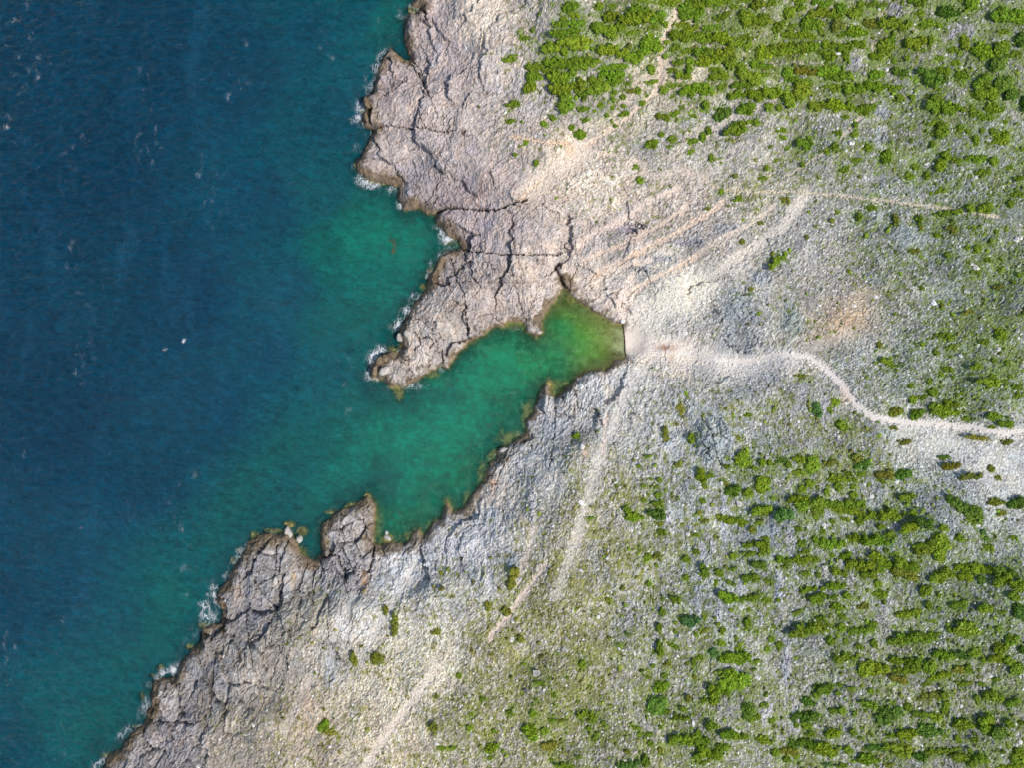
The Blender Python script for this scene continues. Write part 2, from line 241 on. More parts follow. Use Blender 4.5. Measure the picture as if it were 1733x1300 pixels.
# ------------------------------------------------------------------ shrubs surveyed from the photograph
# per block: offset in the photo, then x,y,rx,ry[,tilt] in quarter-pixel units; suffix d dark, o olive, b bluish
R1 = '''410,50,50,35 435,105,40,22 370,130,25,18 330,170,35,25 440,170,70,25 380,225,90,28 285,325,55,45 450,300,110,55 380,345,30,30 610,50,30,30 690,42,40,16 680,115,45,38 640,215,90,50 745,180,35,30 870,65,60,30 850,125,95,45 1000,120,55,40 960,175,40,20 1050,165,20,22 820,225,40,18 940,290,70,65 690,340,95,42 830,385,60,45 560,325,15,15 430,415,130,30 200,450,80,30 320,420,80,35 310,475,50,18 500,435,90,35 165,510,50,45 140,590,40,35 390,520,110,40,10 400,590,110,40 330,620,45,25 490,570,30,40 495,635,28,20 390,690,55,55 600,590,70,50 580,545,50,30 690,510,80,35 700,555,50,25 690,450,90,20 710,620,20,18 610,700,28,22 495,735,32,22 515,803,30,22 300,785,25,22 243,828,27,22 575,745,16,14 480,905,42,36,-40 420,855,22,22 115,955,25,22 50,1035,18,16 192,1088,20,24 20,395,45,25 30,695,45,25 15,812,28,20 75,222,16,14 115,262,28,18 165,198,15,12 960,465,32,32 955,552,40,20 895,690,26,24 770,762,32,20 770,705,20,15 690,720,18,16 800,560,25,15 820,610,40,20o 865,605,25,25 770,645,25,20 925,640,14,12 1050,375,20,20 1055,285,22,18 1035,315,12,12 660,770,18,14 715,835,16,14 700,660,15,14 1080,20,70,30 1180,75,60,55 1270,90,35,60 1280,30,70,30 1370,25,60,30 1450,15,40,18 900,10,80,14 1175,170,85,30 1140,250,70,45 1230,230,60,40 1290,260,80,40 1430,250,80,40 1540,290,70,30 1580,250,40,25 1360,190,60,20 1110,320,35,25 1190,340,40,20 1290,350,60,35 1400,370,110,45 1340,410,80,30 1480,420,45,45 1130,425,35,25 1210,440,30,55 1160,500,55,30 1090,468,35,18 1035,605,35,30 1090,645,40,15 1100,570,50,15 1250,600,90,40 1160,625,35,20 1330,620,35,20 1380,470,45,20 1400,520,65,30 1420,582,32,25 1550,450,35,30 1600,520,90,50 1560,570,60,25 1530,630,65,28,15 1655,635,60,45 1685,510,40,20 1590,727,58,42 1420,760,55,45d 1315,705,25,30 1520,870,80,52,30 1610,815,35,15 1650,820,25,25 1230,775,28,15 1150,715,20,18 1110,760,35,22 1030,785,50,28 960,960,42,32 1090,930,32,25 1020,900,22,18 1070,980,25,15 1225,945,38,25 1210,1015,25,25 1355,1050,20,30 1300,915,25,35 1335,870,22,30 850,1115,18,18 875,1205,25,25 1425,1275,22,22 1690,1190,35,15 1640,130,100,55 1560,110,30,40 1690,350,50,50 1660,430,50,25 1660,35,40,35 1570,10,50,15 1440,110,35,25 1500,50,30,18 1400,130,30,18'''
R2 = '''40,25,35,25 235,15,40,25 380,30,55,25 430,20,40,15 160,80,40,35 240,60,35,25 380,85,90,35 510,60,40,45 480,120,40,30 290,160,55,55 365,160,35,30 380,210,25,22 90,180,45,35 180,180,35,20 480,175,42,38o 510,232,28,20 590,95,40,38 640,60,25,50 715,35,38,22 785,38,30,14 610,210,70,40 710,160,60,35o 860,160,105,45 1020,20,60,35 1090,155,65,33 1170,175,25,20 1035,95,30,25 1220,80,70,45d 1370,25,50,50 1590,110,75,60 1690,120,50,55 1590,215,35,20 1700,275,40,40d 230,235,100,25 300,240,40,15 60,345,70,45 160,330,50,45 240,325,50,40 315,315,40,35 430,300,50,30 420,375,60,35 530,325,50,40 630,300,45,30 545,390,28,32 795,320,55,50 840,270,30,50 740,385,45,30 1000,290,65,45 1105,275,22,35 1330,280,35,45 1250,335,35,20 1465,340,85,55 1580,330,60,50 1660,365,45,25 950,395,22,22 865,410,20,15 1540,430,55,50d 1270,420,35,20 1165,390,28,15 20,455,35,20 160,490,40,40 270,470,70,30o 430,480,70,50 520,510,60,40 590,590,70,45 460,590,60,30 740,500,45,30 720,585,60,40 850,590,60,22 900,480,50,30d 1100,530,90,60d 1190,480,45,30 1310,500,45,30 1450,550,60,45 1580,560,70,60d 1470,640,80,50 1640,640,45,40d 1520,720,60,40 1450,780,70,25 45,620,60,40 160,660,45,55 250,600,60,55 240,550,70,25 30,720,35,30 100,720,25,25 345,710,50,35 480,700,75,45 570,710,30,35 660,735,50,35 720,715,25,20 540,785,22,16 605,832,16,20 600,900,25,20 110,870,32,18 115,915,18,15 265,960,55,38 300,920,20,15 470,980,28,30 420,1010,22,22 490,890,25,18 75,1070,22,20 255,1098,18,18 15,1125,20,25 900,660,30,28 985,655,20,22 1130,710,60,50 1235,730,55,38 1320,735,20,20 1385,730,28,22 1140,660,40,30 1130,820,40,20 1180,870,45,45 1300,860,22,25 1360,880,20,18 1450,875,20,20 1580,925,50,45 1520,880,30,25 1410,930,25,25 1410,965,25,15 1525,952,30,15 1115,970,20,28 805,1050,38,38 690,990,30,25 605,1070,35,18 1005,1115,28,22 960,1175,35,28 1080,1175,20,28 1175,1100,35,35 1215,1040,35,32 1285,1075,30,20 1410,1060,65,25 1530,1075,35,28 1440,1150,38,25 1630,1120,30,18 1690,1195,30,22 520,1125,30,18 1720,700,20,50d 1600,815,18,18 1715,1000,18,14'''
R3 = '''1680,115,40,25 1640,175,25,28 1375,208,32,26 1475,205,45,36 1205,245,40,25 1285,230,35,20 1175,85,35,25 1110,105,15,15 85,550,75,28,35 715,205,32,20 625,270,18,28 870,290,20,45o 1030,290,15,40 1040,340,15,20o 450,290,18,18o 285,400,15,18o 1240,340,30,20o 1260,360,25,25o 1350,470,20,15 1425,475,35,28 1225,520,22,18 1485,550,25,18 1545,365,18,18 1390,345,15,15 1510,422,15,18 1425,635,22,20 1000,495,40,22o 1150,385,22,16 1048,740,15,18 1185,850,15,15o 1555,735,30,22o 1565,1050,42,45 1175,1055,35,22 1230,1065,25,28 1460,1095,30,22 1410,1260,38,25 1215,1280,40,22 830,1235,60,25,-25 765,1120,22,25o 1245,1130,38,18 1055,1110,20,16 1350,900,40,20o 1530,1220,20,16 1625,1240,25,20 1145,1165,20,22 1700,650,20,20 1665,700,20,16 1690,15,30,18'''
R4 = '''1500,190,80,38 1520,145,25,20 1680,225,30,20 1685,280,30,18 1640,145,20,15 1305,265,25,15 1130,255,40,30 975,215,22,22 1060,290,30,20 990,305,35,30 1010,400,45,35 1200,370,90,50 1240,330,50,30 1130,350,40,30 870,385,45,30o 1100,180,18,22 1225,100,35,20 1405,75,35,20 1530,410,50,30 1600,470,50,30 1180,135,20,18 1340,430,25,15 1515,485,25,15 470,325,38,30 520,475,40,30 350,370,35,45b 250,150,45,20o 430,365,20,15 40,725,20,20 110,710,40,20d 165,735,25,25 230,705,45,30 320,735,50,50 225,790,45,22 435,730,38,28o 20,840,25,25 300,865,38,30 250,900,30,25 655,740,50,35d 620,690,40,30o 640,805,32,22 560,800,30,20 490,825,75,35 490,880,30,30 590,885,25,20 600,840,20,18 415,920,22,28 230,970,60,30 250,1020,40,35 350,1010,55,50 410,1000,50,25 20,1045,35,35 130,1070,60,45b 790,850,20,15 800,810,60,40o 920,800,50,35d 60,960,18,14 600,940,35,28 560,1010,90,40 560,1045,110,25 660,990,20,20 945,955,48,32 850,1065,90,45 720,1070,70,28 630,1110,30,28 780,1150,28,22 990,1060,28,22 980,1150,60,38 930,1180,30,22 1060,1130,60,40d 1190,1160,32,26 1300,1010,90,38,-35d 1400,1080,62,60d 450,1115,22,18 530,1100,40,15 345,1085,25,20 225,1165,25,18 385,1180,22,22 440,1163,15,14 245,1262,28,22 340,1230,20,20 430,1260,85,38 640,1225,75,30 760,1240,110,38 840,1210,40,30 1300,1225,30,28 1460,1190,22,25b 1480,1230,22,18d 1180,1245,60,45 1120,1270,50,35 1660,1225,30,20 1490,1290,40,25 10,1290,25,18 1510,765,25,25o 1555,825,25,18o 1680,990,60,40d 1540,980,55,30o 1575,1060,30,20o 1370,810,70,25o 1240,745,50,25o 1440,560,90,16,-8o 930,590,40,25o 1200,690,45,20d 1615,590,35,25o 855,490,35,15o'''
R4b = '''125,340,50,28 145,390,30,20 265,290,35,20 270,340,90,28 455,318,20,16 540,325,42,32 405,385,15,14 275,438,35,20 750,320,60,35 865,310,30,18 810,285,15,12 640,390,90,45 500,425,55,28 690,450,50,30 800,380,60,32 760,415,35,25 940,370,85,42 930,440,90,50o 1160,460,55,42 1210,430,45,38 1340,410,70,35 1335,465,50,32 1450,400,90,42 1445,485,32,32d 1600,430,80,50d 1590,480,60,40 1690,520,45,40 25,490,35,16 360,450,20,20 1165,220,60,60 1160,310,45,38 1060,275,55,45 1020,260,35,25'''
R5 = '''290,105,55,22 475,85,55,25 350,165,50,40 390,105,20,15 550,145,28,25 460,160,30,18 490,220,45,30 655,220,35,25o 760,70,30,28 765,143,48,28 1065,110,45,40 1165,147,20,20 1090,210,20,28 1300,215,60,32 1470,235,45,32 1165,235,15,12 970,270,80,22,10 20,178,28,20 90,180,15,15 225,260,38,15,20 520,290,30,22 375,310,40,28 310,370,130,45 650,385,85,30,15 710,345,35,25 445,450,28,30 510,365,30,30 545,450,18,22 730,465,25,30 630,490,25,18 50,440,28,25 105,475,30,25 20,505,22,22 60,358,18,14 1120,320,35,15 975,430,140,38 1140,410,35,20 1360,365,100,60 1245,375,30,25 1560,370,22,20 1700,250,50,60d 1660,150,40,30 1640,445,45,32 1570,500,45,35 1545,565,50,32 1630,580,40,30 1590,265,28,14 1710,510,25,30d 1680,640,50,45 1200,550,70,35 1310,540,60,25d 1400,530,40,30 1455,580,20,20 545,555,80,35 490,570,35,30 670,630,60,60 760,640,65,45 880,575,55,30 980,610,55,45 950,650,80,25 1090,620,50,50 1160,685,70,22 890,710,60,30o 1310,640,60,28o 1350,640,30,30 1325,740,50,22 1080,735,30,22 400,770,50,40 350,810,30,25 505,745,18,16 580,768,28,16 715,785,25,20 290,850,45,30d 490,800,20,15 1545,710,28,15 1440,740,25,16 700,880,60,28 820,940,85,60d 520,915,30,28 460,920,30,22 605,935,20,22 955,895,35,28 1120,820,80,30o 1200,810,35,28 1210,880,30,25 1030,945,50,28 1130,960,60,30 1200,920,30,25 1525,820,62,40,-15 1660,865,45,30 1415,830,20,25 270,960,85,40d 280,1010,40,30 210,1010,20,20 50,985,25,20 300,1070,28,20 455,1065,50,32 595,1055,28,25 640,1100,18,12 940,1070,60,45 1090,1040,90,50d 1330,1000,80,42 1470,1000,50,50 1560,1065,55,50d 1500,1055,30,30 1630,1000,35,28 1715,1000,25,18 845,1080,30,20 1285,1105,25,25 1400,1115,32,20,-20 1200,1090,20,18 230,1130,80,28d 400,1160,80,50 340,1150,50,25 560,1175,35,28 165,1185,50,25o 150,1235,25,22 210,1225,25,20 450,1205,30,30 900,1180,100,55 740,1165,60,30d 690,1230,75,45 1035,1225,50,32d 1150,1185,70,22 1250,1180,50,20 1365,1175,18,15 1330,1235,75,40 1440,1235,45,35 1385,1270,30,25 1690,1215,50,45 415,1275,35,18b 510,1280,35,18 840,1280,40,18o 1590,1190,15,14 1640,1290,80,18 20,1110,25,22 70,1195,30,30'''
R6 = '''780,70,16,18 1030,30,22,18 1145,10,35,15 1250,10,25,15 1220,65,25,20,40 1310,60,20,15 1345,75,18,12 1455,40,60,35 955,180,40,28 870,258,18,30 1050,315,55,45b 1300,155,65,40,-15 1450,168,65,25 1555,180,40,20 1330,245,20,15 1445,245,15,14 1440,330,28,38 1150,300,20,22 850,360,22,35 955,393,15,15 1150,385,32,20o 1268,383,25,25 1222,298,14,12 1240,340,15,15 1095,410,16,18 630,400,15,12d 510,175,22,18o 580,485,18,14 335,610,25,25 240,700,14,12 60,735,42,15 850,490,22,50 808,525,18,28 860,540,25,20 930,480,28,18,-20 960,495,18,15 1260,470,28,25 1370,560,75,50 1380,500,35,25 1300,570,50,35 1210,530,35,30b 1080,590,18,30 1115,560,25,18 805,615,18,18 900,605,25,18o 775,695,16,14 888,682,20,18 855,755,50,35 1485,595,32,20 1475,645,20,12 1365,430,15,15 1500,390,15,14 1340,720,95,75 1290,660,45,25 1210,810,45,60 1270,780,50,30 1150,850,30,18 1040,835,22,28o 1085,695,18,18o 830,875,75,70d 880,930,35,25 1005,905,25,20 955,965,32,18 1015,970,30,18 690,1030,28,15 720,1075,20,18 770,1080,28,18 785,1138,25,20 860,1025,15,15 1190,1010,38,32 1110,1060,18,25 1445,915,45,50d 1460,960,30,28 1510,955,18,18 1530,880,15,18 1295,1065,45,35 1380,1080,50,28 1545,1105,55,32 1030,1110,105,42 1130,1120,45,35 1180,1190,80,45 1260,1165,45,30 1110,1220,35,28 1135,1265,25,18 860,1180,20,25o 640,1190,25,20o 760,1245,28,40 640,1275,65,28b 350,935,50,25 405,970,30,32 475,1000,16,15 135,985,25,18 200,985,35,15o 90,1050,32,28 380,1035,18,16 420,1103,18,14 310,1225,22,16 135,1245,18,16 10,945,18,20 8,1085,14,25 210,1280,60,20 115,1150,50,35o 150,878,20,14 138,815,14,18'''
R7 = '''300,277,30,28 990,95,38,35o 1065,285,30,35 1400,430,55,60 1300,475,28,20 1440,130,28,15 1535,450,25,28 1480,485,20,15 1125,535,40,45 1190,535,30,25 1150,605,20,15 1340,635,50,38d 1290,595,20,20o 1440,650,35,30 1530,590,45,45 1530,640,20,18 775,408,22,14 712,472,20,15 797,557,12,12 850,560,18,16 745,603,17,15 830,610,28,15 845,665,25,25 748,697,18,15 775,658,10,10 840,725,42,25 838,795,65,42d 855,850,35,15o 865,910,35,25 635,755,28,25 680,805,60,32 390,818,24,12 770,1080,32,25,30 825,1065,30,22o 1028,1090,30,25 1095,1040,25,18 1140,705,22,15 1110,780,18,20o 1145,840,28,20o 1088,928,22,16 1340,835,100,28,5 1540,770,65,40 1510,850,30,18 1440,1000,35,25 1530,990,42,32 1550,1040,35,25 1450,1060,45,25 1345,1068,30,25 1510,1130,50,30d 1340,1160,25,18 1148,1168,35,45d 1245,1180,32,25 830,1130,15,14 715,1035,13,10 1465,895,25,25o 1555,950,25,16 1375,285,20,15o 1220,940,14,14o 970,460,20,20o 885,260,25,50o'''
R8 = '''300,328,22,14 1165,340,22,22 1230,283,22,18 1190,195,22,15 1410,305,15,15 975,540,28,20 1640,630,18,18 1605,685,18,18 1130,700,22,14o 1005,825,18,18o 1290,545,35,22o 770,605,20,14o 1065,1140,22,18o 1435,795,15,15o 960,390,16,14o 1685,340,30,22'''
R9 = '''200,1090,30,22 235,1120,35,20o 500,530,14,28o 545,600,18,45o 455,760,30,28o 1125,370,28,55o 1090,530,24,24o 1000,510,18,28o 1180,792,12,10 857,850,16,14 1105,1030,22,16 920,1035,14,12 908,1105,18,16 970,965,12,14 1218,1035,18,18 1230,965,12,8 1250,885,22,12 1205,1120,32,40 1015,1200,32,24 1060,985,0,0 780,1205,30,14 830,1200,16,12 1010,1250,16,12 1030,1118,12,10 735,1095,22,22o 1250,1100,0,0 345,770,18,35o 770,350,12,14o 745,635,22,16o 1160,670,20,18o'''
blocks = [(R1, 860, 0, 3.939, 1718), (R2, 1293, 0, 3.939, 9999), (R3, 1293, 300, 3.939, 9999), (R4, 1293, 600, 3.939, 9999), (R4b, 1293, 860, 3.939, 9999),
          (R5, 1293, 970, 3.939, 9999), (R6, 900, 970, 3.939, 1562), (R7, 900, 670, 3.939, 1562), (R8, 1000, 200, 3.939, 9999), (R9, 480, 850, 2.889, 9999)]
shr = []
for txt, ou, ov, k, xmax in blocks:
    for t in txt.split():
        tone = 'n'
        if t[-1] in 'dob': tone = t[-1]; t = t[:-1]
        a = list(map(float, t.split(',')))
        if a[0] > xmax or a[2] <= 0: continue
        if txt is R4b and a[1] < 270 and a[0] < 1000: continue
        shr.append([ou + a[0] / k, ov + a[1] / k, a[2] / k, a[3] / k, a[4] if len(a) > 4 else 0, tone])
# drop doubles where survey sheets overlap
out = []
for s in sorted(shr, key=lambda s: -s[2] * s[3]):
    if any(abs(s[0] - t[0]) < .45 * t[2] and abs(s[1] - t[1]) < .45 * t[3] for t in out): continue
    out.append(s)
shr = out
print('shrubs surveyed', len(shr))
# ------------------------------------------------------------------ coarse fields, sampled bilinearly
def dist_polyline(x, y, pts):
    d = np.full(x.shape, 1e9, F)
    for (ax, ay), (bx, by) in zip(pts[:-1], pts[1:]):
        vx, vy = bx - ax, by - ay; L = vx * vx + vy * vy + 1e-9
        t = np.clip(((x - ax) * vx + (y - ay) * vy) / L, 0, 1)
        np.minimum(d, np.hypot(x - (ax + t * vx), y - (ay + t * vy)).astype(F), out=d)
    return d
def signed_coast(x, y):
    shp = x.shape; x = x.ravel().astype(np.float64); y = y.ravel().astype(np.float64)
    d = np.full(x.shape, 1e12); ins = np.zeros(x.shape, bool)
    P = coast_w; n = len(P)
    for i in range(n):
        ax, ay = P[i]; bx, by = P[(i + 1) % n]
        vx, vy = bx - ax, by - ay
        t = np.clip(((x - ax) * vx + (y - ay) * vy) / (vx * vx + vy * vy), 0, 1)
        np.minimum(d, (x - ax - t * vx) ** 2 + (y - ay - t * vy) ** 2, out=d)
        c = (ay > y) != (by > y)
        if c.any():
            ins ^= c & (x < vx * (y - ay) / (vy if vy else 1e-12) + ax)
    return (np.sqrt(d) * np.where(ins, 1, -1)).reshape(shp).astype(F)
def shepard(u, v, P, vals, p=3.0, eps=18.0):
    shp = u.shape; u = u.ravel(); v = v.ravel()
    num = np.zeros((len(u), vals.shape[1])); den = np.zeros(len(u))
    for k in range(len(P)):
        w = 1.0 / (((u - P[k, 0]) ** 2 + (v - P[k, 1]) ** 2) + eps * eps) ** (p / 2 + .3)
        num += w[:, None] * vals[k]; den += w
    return (num / den[:, None]).reshape(shp + (vals.shape[1],)).astype(F)
class Table:
    def __init__(s, x0, x1, y0, y1, step, fn):
        s.xs = np.arange(x0, x1 + step, step); s.ys = np.arange(y0, y1 + step, step)
        s.x0, s.y0, s.st = x0, y0, step
        X, Y = np.meshgrid(s.xs, s.ys); s.a = fn(X, Y)
        if s.a.ndim == 2: s.a = s.a[..., None]
    def __call__(s, x, y):
        gx = np.clip((x - s.x0) / s.st, 0, len(s.xs) - 1.001); gy = np.clip((y - s.y0) / s.st, 0, len(s.ys) - 1.001)
        ix = gx.astype(np.int32); iy = gy.astype(np.int32); fx = (gx - ix).astype(F)[..., None]; fy = (gy - iy).astype(F)[..., None]
        a = s.a
        return a[iy, ix] * (1 - fx) * (1 - fy) + a[iy, ix + 1] * fx * (1 - fy) + a[iy + 1, ix] * (1 - fx) * fy + a[iy + 1, ix + 1] * fx * fy
sd_near = Table(-170, 170, -135, 135, 0.5, signed_coast)
tick('coast table')
gfield = Table(-500, 2250, -500, 1800, 12, lambda u, v: shepard(u, v, G, G[:, 2:]))
dfield = Table(-500, 1200, -500, 1800, 12, lambda u, v: shepard(u, v, DEPTH, DEPTH[:, 2:], p=3.2, eps=10))
tick('fields')
def shrub_near(U, V_):  # nearness to the shrubs, thickens the ground cover around them
    out_ = np.zeros(U.shape, F)
    for u, v, rx, ry, ang, tone in shr:
        j0 = max(0, int((u - rx * 2.6 - 10 + 60) / 2)); j1 = int((u + rx * 2.6 + 10 + 60) / 2) + 1
        i0 = max(0, int((v - ry * 2.6 - 10 + 60) / 2)); i1 = int((v + ry * 2.6 + 10 + 60) / 2) + 1
        a = U[i0:i1, j0:j1]; b = V_[i0:i1, j0:j1]
        if a.size == 0: continue
        e = np.exp(-((a - u) / (rx * 1.25 + 4)) ** 2 - ((b - v) / (ry * 1.3 + 4)) ** 2)
        out_[i0:i1, j0:j1] = np.maximum(out_[i0:i1, j0:j1], e)
    return out_
pfield = Table(-60, 1900, -60, 1400, 2, shrub_near)
def w2u(x, y): return x / S + CU, CV - y / S
def p2w(u, v): return (u - CU) * S, (CV - v) * S

def macro(x, y, near=True):
    """signed shore distance, ground elevation without detail"""
    sd = sd_near(x, y)[..., 0] if near else signed_coast(x, y)
    u, v = w2u(x, y)
    sd = sd + F(.55) * fbm(x * F(.55), y * F(.55), 3, 3) * (1 - 0.9 * np.exp(-((u - 1058) ** 2 + (v - 577) ** 2) / 900))
    g = gfield(u, v)
    z0 = g[..., -1]
    beach = np.exp(-(((u - 1062) / 30) ** 2 + ((v - 577) / 26) ** 2) ** 2)
    rise = (1 - np.exp(-np.maximum(sd, 0) / F(1.1))) * 1.6
    rock = rise + (z0 - 1.6) * sstep(0, 14, sd)
    bz = 0.06 * np.maximum(sd, 0) + .02
    zl = rock * (1 - beach) + np.minimum(bz, z0 + 1) * beach
    zl = zl + fbm(x * F(.05), y * F(.05), 2, 11) * 1.2 * sstep(3, 20, sd)
    dp = dfield(u, v)[..., 0]
    dn = dp * (1 - np.exp(-np.maximum(-sd, 0) / F(2.6))) + F(.25) * np.minimum(1, np.maximum(-sd, 0)) * (1 - beach)
    dn = dn + fbm(x * F(.25), y * F(.25), 3, 19) * np.minimum(dn * .3, .9)
    return sd, zl, np.maximum(dn, 0.03), beach, dp
def apparent(x, y, z):
    k = H / (H - z); return w2u(x * k, y * k)
def true_xy(u, v):
    """where on the terrain the photographed pixel lies"""
    u = np.asarray(u, float); v = np.asarray(v, float); z = np.zeros_like(u)
    for _ in range(6):
        x = (u - CU) * S * (H - z) / H; y = (CV - v) * S * (H - z) / H
        sd, zl, dn, b, dp = macro(x.astype(F), y.astype(F)); z = np.where(sd > 0, zl, 0.)
    return x, y, z

def detail(x, y, near=True):
    """complete ground: returns dict with z, colour, zone masks"""
    sd, zl, dn, beach, dp = macro(x, y, near)
    land = sd > 0
    zb = np.where(land, zl, -dn)
    u, v = apparent(x, y, np.where(land, zl, 0)); u = u.astype(F); v = v.astype(F)
    g = gfield(u, v)
    rgb = lin(g[..., 0:3]); rb_ = g[..., 5:6]; rgb = rgb * (np.array([.985, 1.0, 1.02], F) * (1 - rb_) + np.array([1.03, 1.015, .915], F) * rb_); veg = g[..., 3]; yel = g[..., 4]; rub = g[..., 5]
    wA, wB, wV = g[..., 6], g[..., 7], g[..., 8]
    # warp, so strata are never ruler straight
    wx = x + F(4.5) * fbm(x * F(.07), y * F(.07), 2, 31) + F(1.1) * fbm(x * F(.5), y * F(.5), 2, 33); wy = y + F(4.5) * fbm(x * F(.07), y * F(.07), 2, 37) + F(1.1) * fbm(x * F(.5), y * F(.5), 2, 35)
    st = 0; st2 = 0
    for w, ang, sdn in ((wA, 66, 41), (wB, 27, 51), (wV, 101, 61)):
        a, c = rot(wx, wy, ang)
        st = st + w * ridged(a * F(.20), c * F(.55), 3, sdn)
        st2 = st2 + w * fbm(a * F(.55), c * F(2.3), 2, sdn + 9)
    n1 = fbm(x * F(.9), y * F(.9), 3, 71); nf = fbm(x * F(2.1), y * F(2.1), 2, 75)
    nb = fbm(x * F(.12), y * F(.12), 3, 79)
    outc = np.zeros(x.shape, F); occ = np.zeros(x.shape + (3,), F)
    for (ou, ov, rx, ry, cc) in OUTCROPS:
        m = (np.abs(u - ou) < rx * 2) & (np.abs(v - ov) < ry * 2)
        if not m.any(): continue
        e = 1 - sstep(.55, 1.15, np.sqrt(((u[m] - ou) / rx) ** 2 + ((v[m] - ov) / ry) ** 2) + .75 * n1[m] + .3 * nf[m])
        outc[m] = np.maximum(outc[m], e); t = occ[m]; t[e > 0] = lin(cc); occ[m] = t
    rub = rub * (1 - .8 * outc); veg = veg * (1 - .8 * outc); rgb = rgb * (1 - .8 * outc[..., None]) + occ * .8 * outc[..., None]
    prox = pfield(u, v)[..., 0] * ((u > -50) & (u < 1890) & (v > -50) & (v < 1390))
    cr1 = 0; cr2 = 0
    for w, ang, sdn in ((wA, 66, 341), (wB, 27, 351), (wV, 101, 361)):
        a, c = rot(wx, wy, ang)
        cr1 = cr1 + w * np.abs(perlin(a * F(.30), c * F(.62), sdn)); cr2 = cr2 + w * np.abs(perlin(a * F(.75), c * F(1.45), sdn + 5))
    cpat = sstep(-.35, .35, fbm(x * F(.09), y * F(.09), 2, 370) + .1)
    crease = np.exp(-(cr1 / F(.055)) ** 2) * .8 + np.exp(-(cr2 / F(.085)) ** 2) * .55 * cpat
    # bedrock plates with open joints between them
    a, c = rot(x + (wx - x) * F(.45), y + (wy - y) * F(.45), 76)
    f1, f2, cid, ddx, ddy = voronoi(a * F(1 / 6.2) + nb * F(.35) + nf * F(.03), c * F(1 / 3.6) + n1 * F(.10) + nf * F(.05), 3, 1.0)
    fr = np.exp(-(((u - 440) / 135) ** 2 + ((v - 1050) / 190) ** 2) ** 2) + np.exp(-(((u - 592) / 50) ** 2 + ((v - 925) / 85) ** 2) ** 2) \
        + np.exp(-(((u - 310) / 130) ** 2 + ((v - 1200) / 130) ** 2) ** 2) + .9 * np.exp(-(((u - 1205) / 32) ** 2 + ((v - 748) / 50) ** 2) ** 2)
    inland = sstep(26, 15, sd) + .9 * np.exp(-(((u - 1205) / 32) ** 2 + ((v - 748) / 50) ** 2) ** 2)
    fr = np.clip(fr, 0, 1) * np.clip(inland, 0, 1)
    a3, c3 = rot(wx, wy, 75)
    h1, h2, hid, hx, hy = voronoi(a3 * F(1 / 12.) + nb * F(.3), c3 * F(1 / 7.) + n1 * F(.04), 13)
    slabz = np.clip(1 - rub * 1.6, 0, 1) * sstep(0.2, 2, sd) * sstep(40, 22, sd) * (1 - beach)
    rough = 1 - slabz * (1 - (.25 + 1.0 * hsh((hid % 9973).astype(np.int32), (hid // 9973).astype(np.int32), 31)))
    joint = np.exp(-((f2 - f1) / F(.042)) ** 2) * fr * sstep(-.1, .5, sd) * sstep(-.5, .15, fbm(x * F(.16), y * F(.16), 2, 45) + .16)
    joint2 = np.exp(-((h2 - h1) / F(.026)) ** 2) * slabz * (1 - fr) * (n1 + .15 > 0)
    k1, k2, kid, kx, ky = voronoi(a * F(1 / 2.6) + n1 * F(.22), c * F(1 / 1.5) + nf * F(.20), 43, 1.0)
    l1, l2, lid, _, _ = voronoi(x * F(.95) + nf * F(.3), y * F(.95) + n1 * F(.3), 47, 1.0)
    ckm = fbm(x * F(.17), y * F(.17), 2, 49); ckm2 = fbm(x * F(.3), y * F(.3), 2, 48)
    crack = np.exp(-((k2 - k1) / F(.08)) ** 2) * sstep(-.25, .30, ckm + .15 * fr + .5 * outc)
    crack2 = np.exp(-((l2 - l1) / F(.10)) ** 2) * sstep(-.15, .4, ckm2 + .4 * outc)
    kr = hsh((kid % 9973).astype(np.int32), (kid // 9973).astype(np.int32), 25)
    hid_r = hsh((cid % 9973).astype(np.int32), (cid // 9973).astype(np.int32), 5)
    hid2 = hsh((hid % 9973).astype(np.int32), (hid // 9973).astype(np.int32), 8)
    ang = hid_r * F(6.28)
    plate = (hid_r - .5) * 1.5 + (ddx * np.cos(ang) + ddy * np.sin(ang)) * 1.5
    ang2 = hid2 * F(6.28)
    plate2 = (hid2 - .5) * 1.0 + (hx * np.cos(ang2) + hy * np.sin(ang2)) * 1.5
    # loose stones
    s1, s2, sid, _, _ = voronoi(x * F(1.25), y * F(1.25), 23)
    srnd = hsh((sid % 9973).astype(np.int32), (sid // 9973).astype(np.int32), 9)
    stone = np.maximum(0, .42 - s1) * (srnd > .45) * 1.3
    shore = sstep(-.3, 1.8, sd)
    rk = shore * (1 - beach)
    # fissures and paths in photo pixels
    fis = np.zeros(x.shape, F); fcol = np.zeros(x.shape, F)
    wob_u = u + 2.4 * nf + 4 * n1; wob_v = v + 2.4 * fbm(x * F(2.1), y * F(2.1), 2, 88) + 3 * fbm(x * F(.9), y * F(.9), 2, 95)
    for pts, w, dep in FISS:
        pa = np.array(pts); m = (u > pa[:, 0].min() - 15) & (u < pa[:, 0].max() + 15) & (v > pa[:, 1].min() - 15) & (v < pa[:, 1].max() + 15)
        if dep <= 0 or not m.any(): continue
        d = dist_polyline(wob_u[m], wob_v[m], pts)
        e = np.exp(-(d / (w * .42)) ** 2)
        fis[m] = np.maximum(fis[m], e * dep); fcol[m] = np.maximum(fcol[m], e * min(.9, dep))
    path = np.zeros(x.shape, F); pcol = np.zeros(x.shape + (3,), F); pk = np.zeros(x.shape, F)
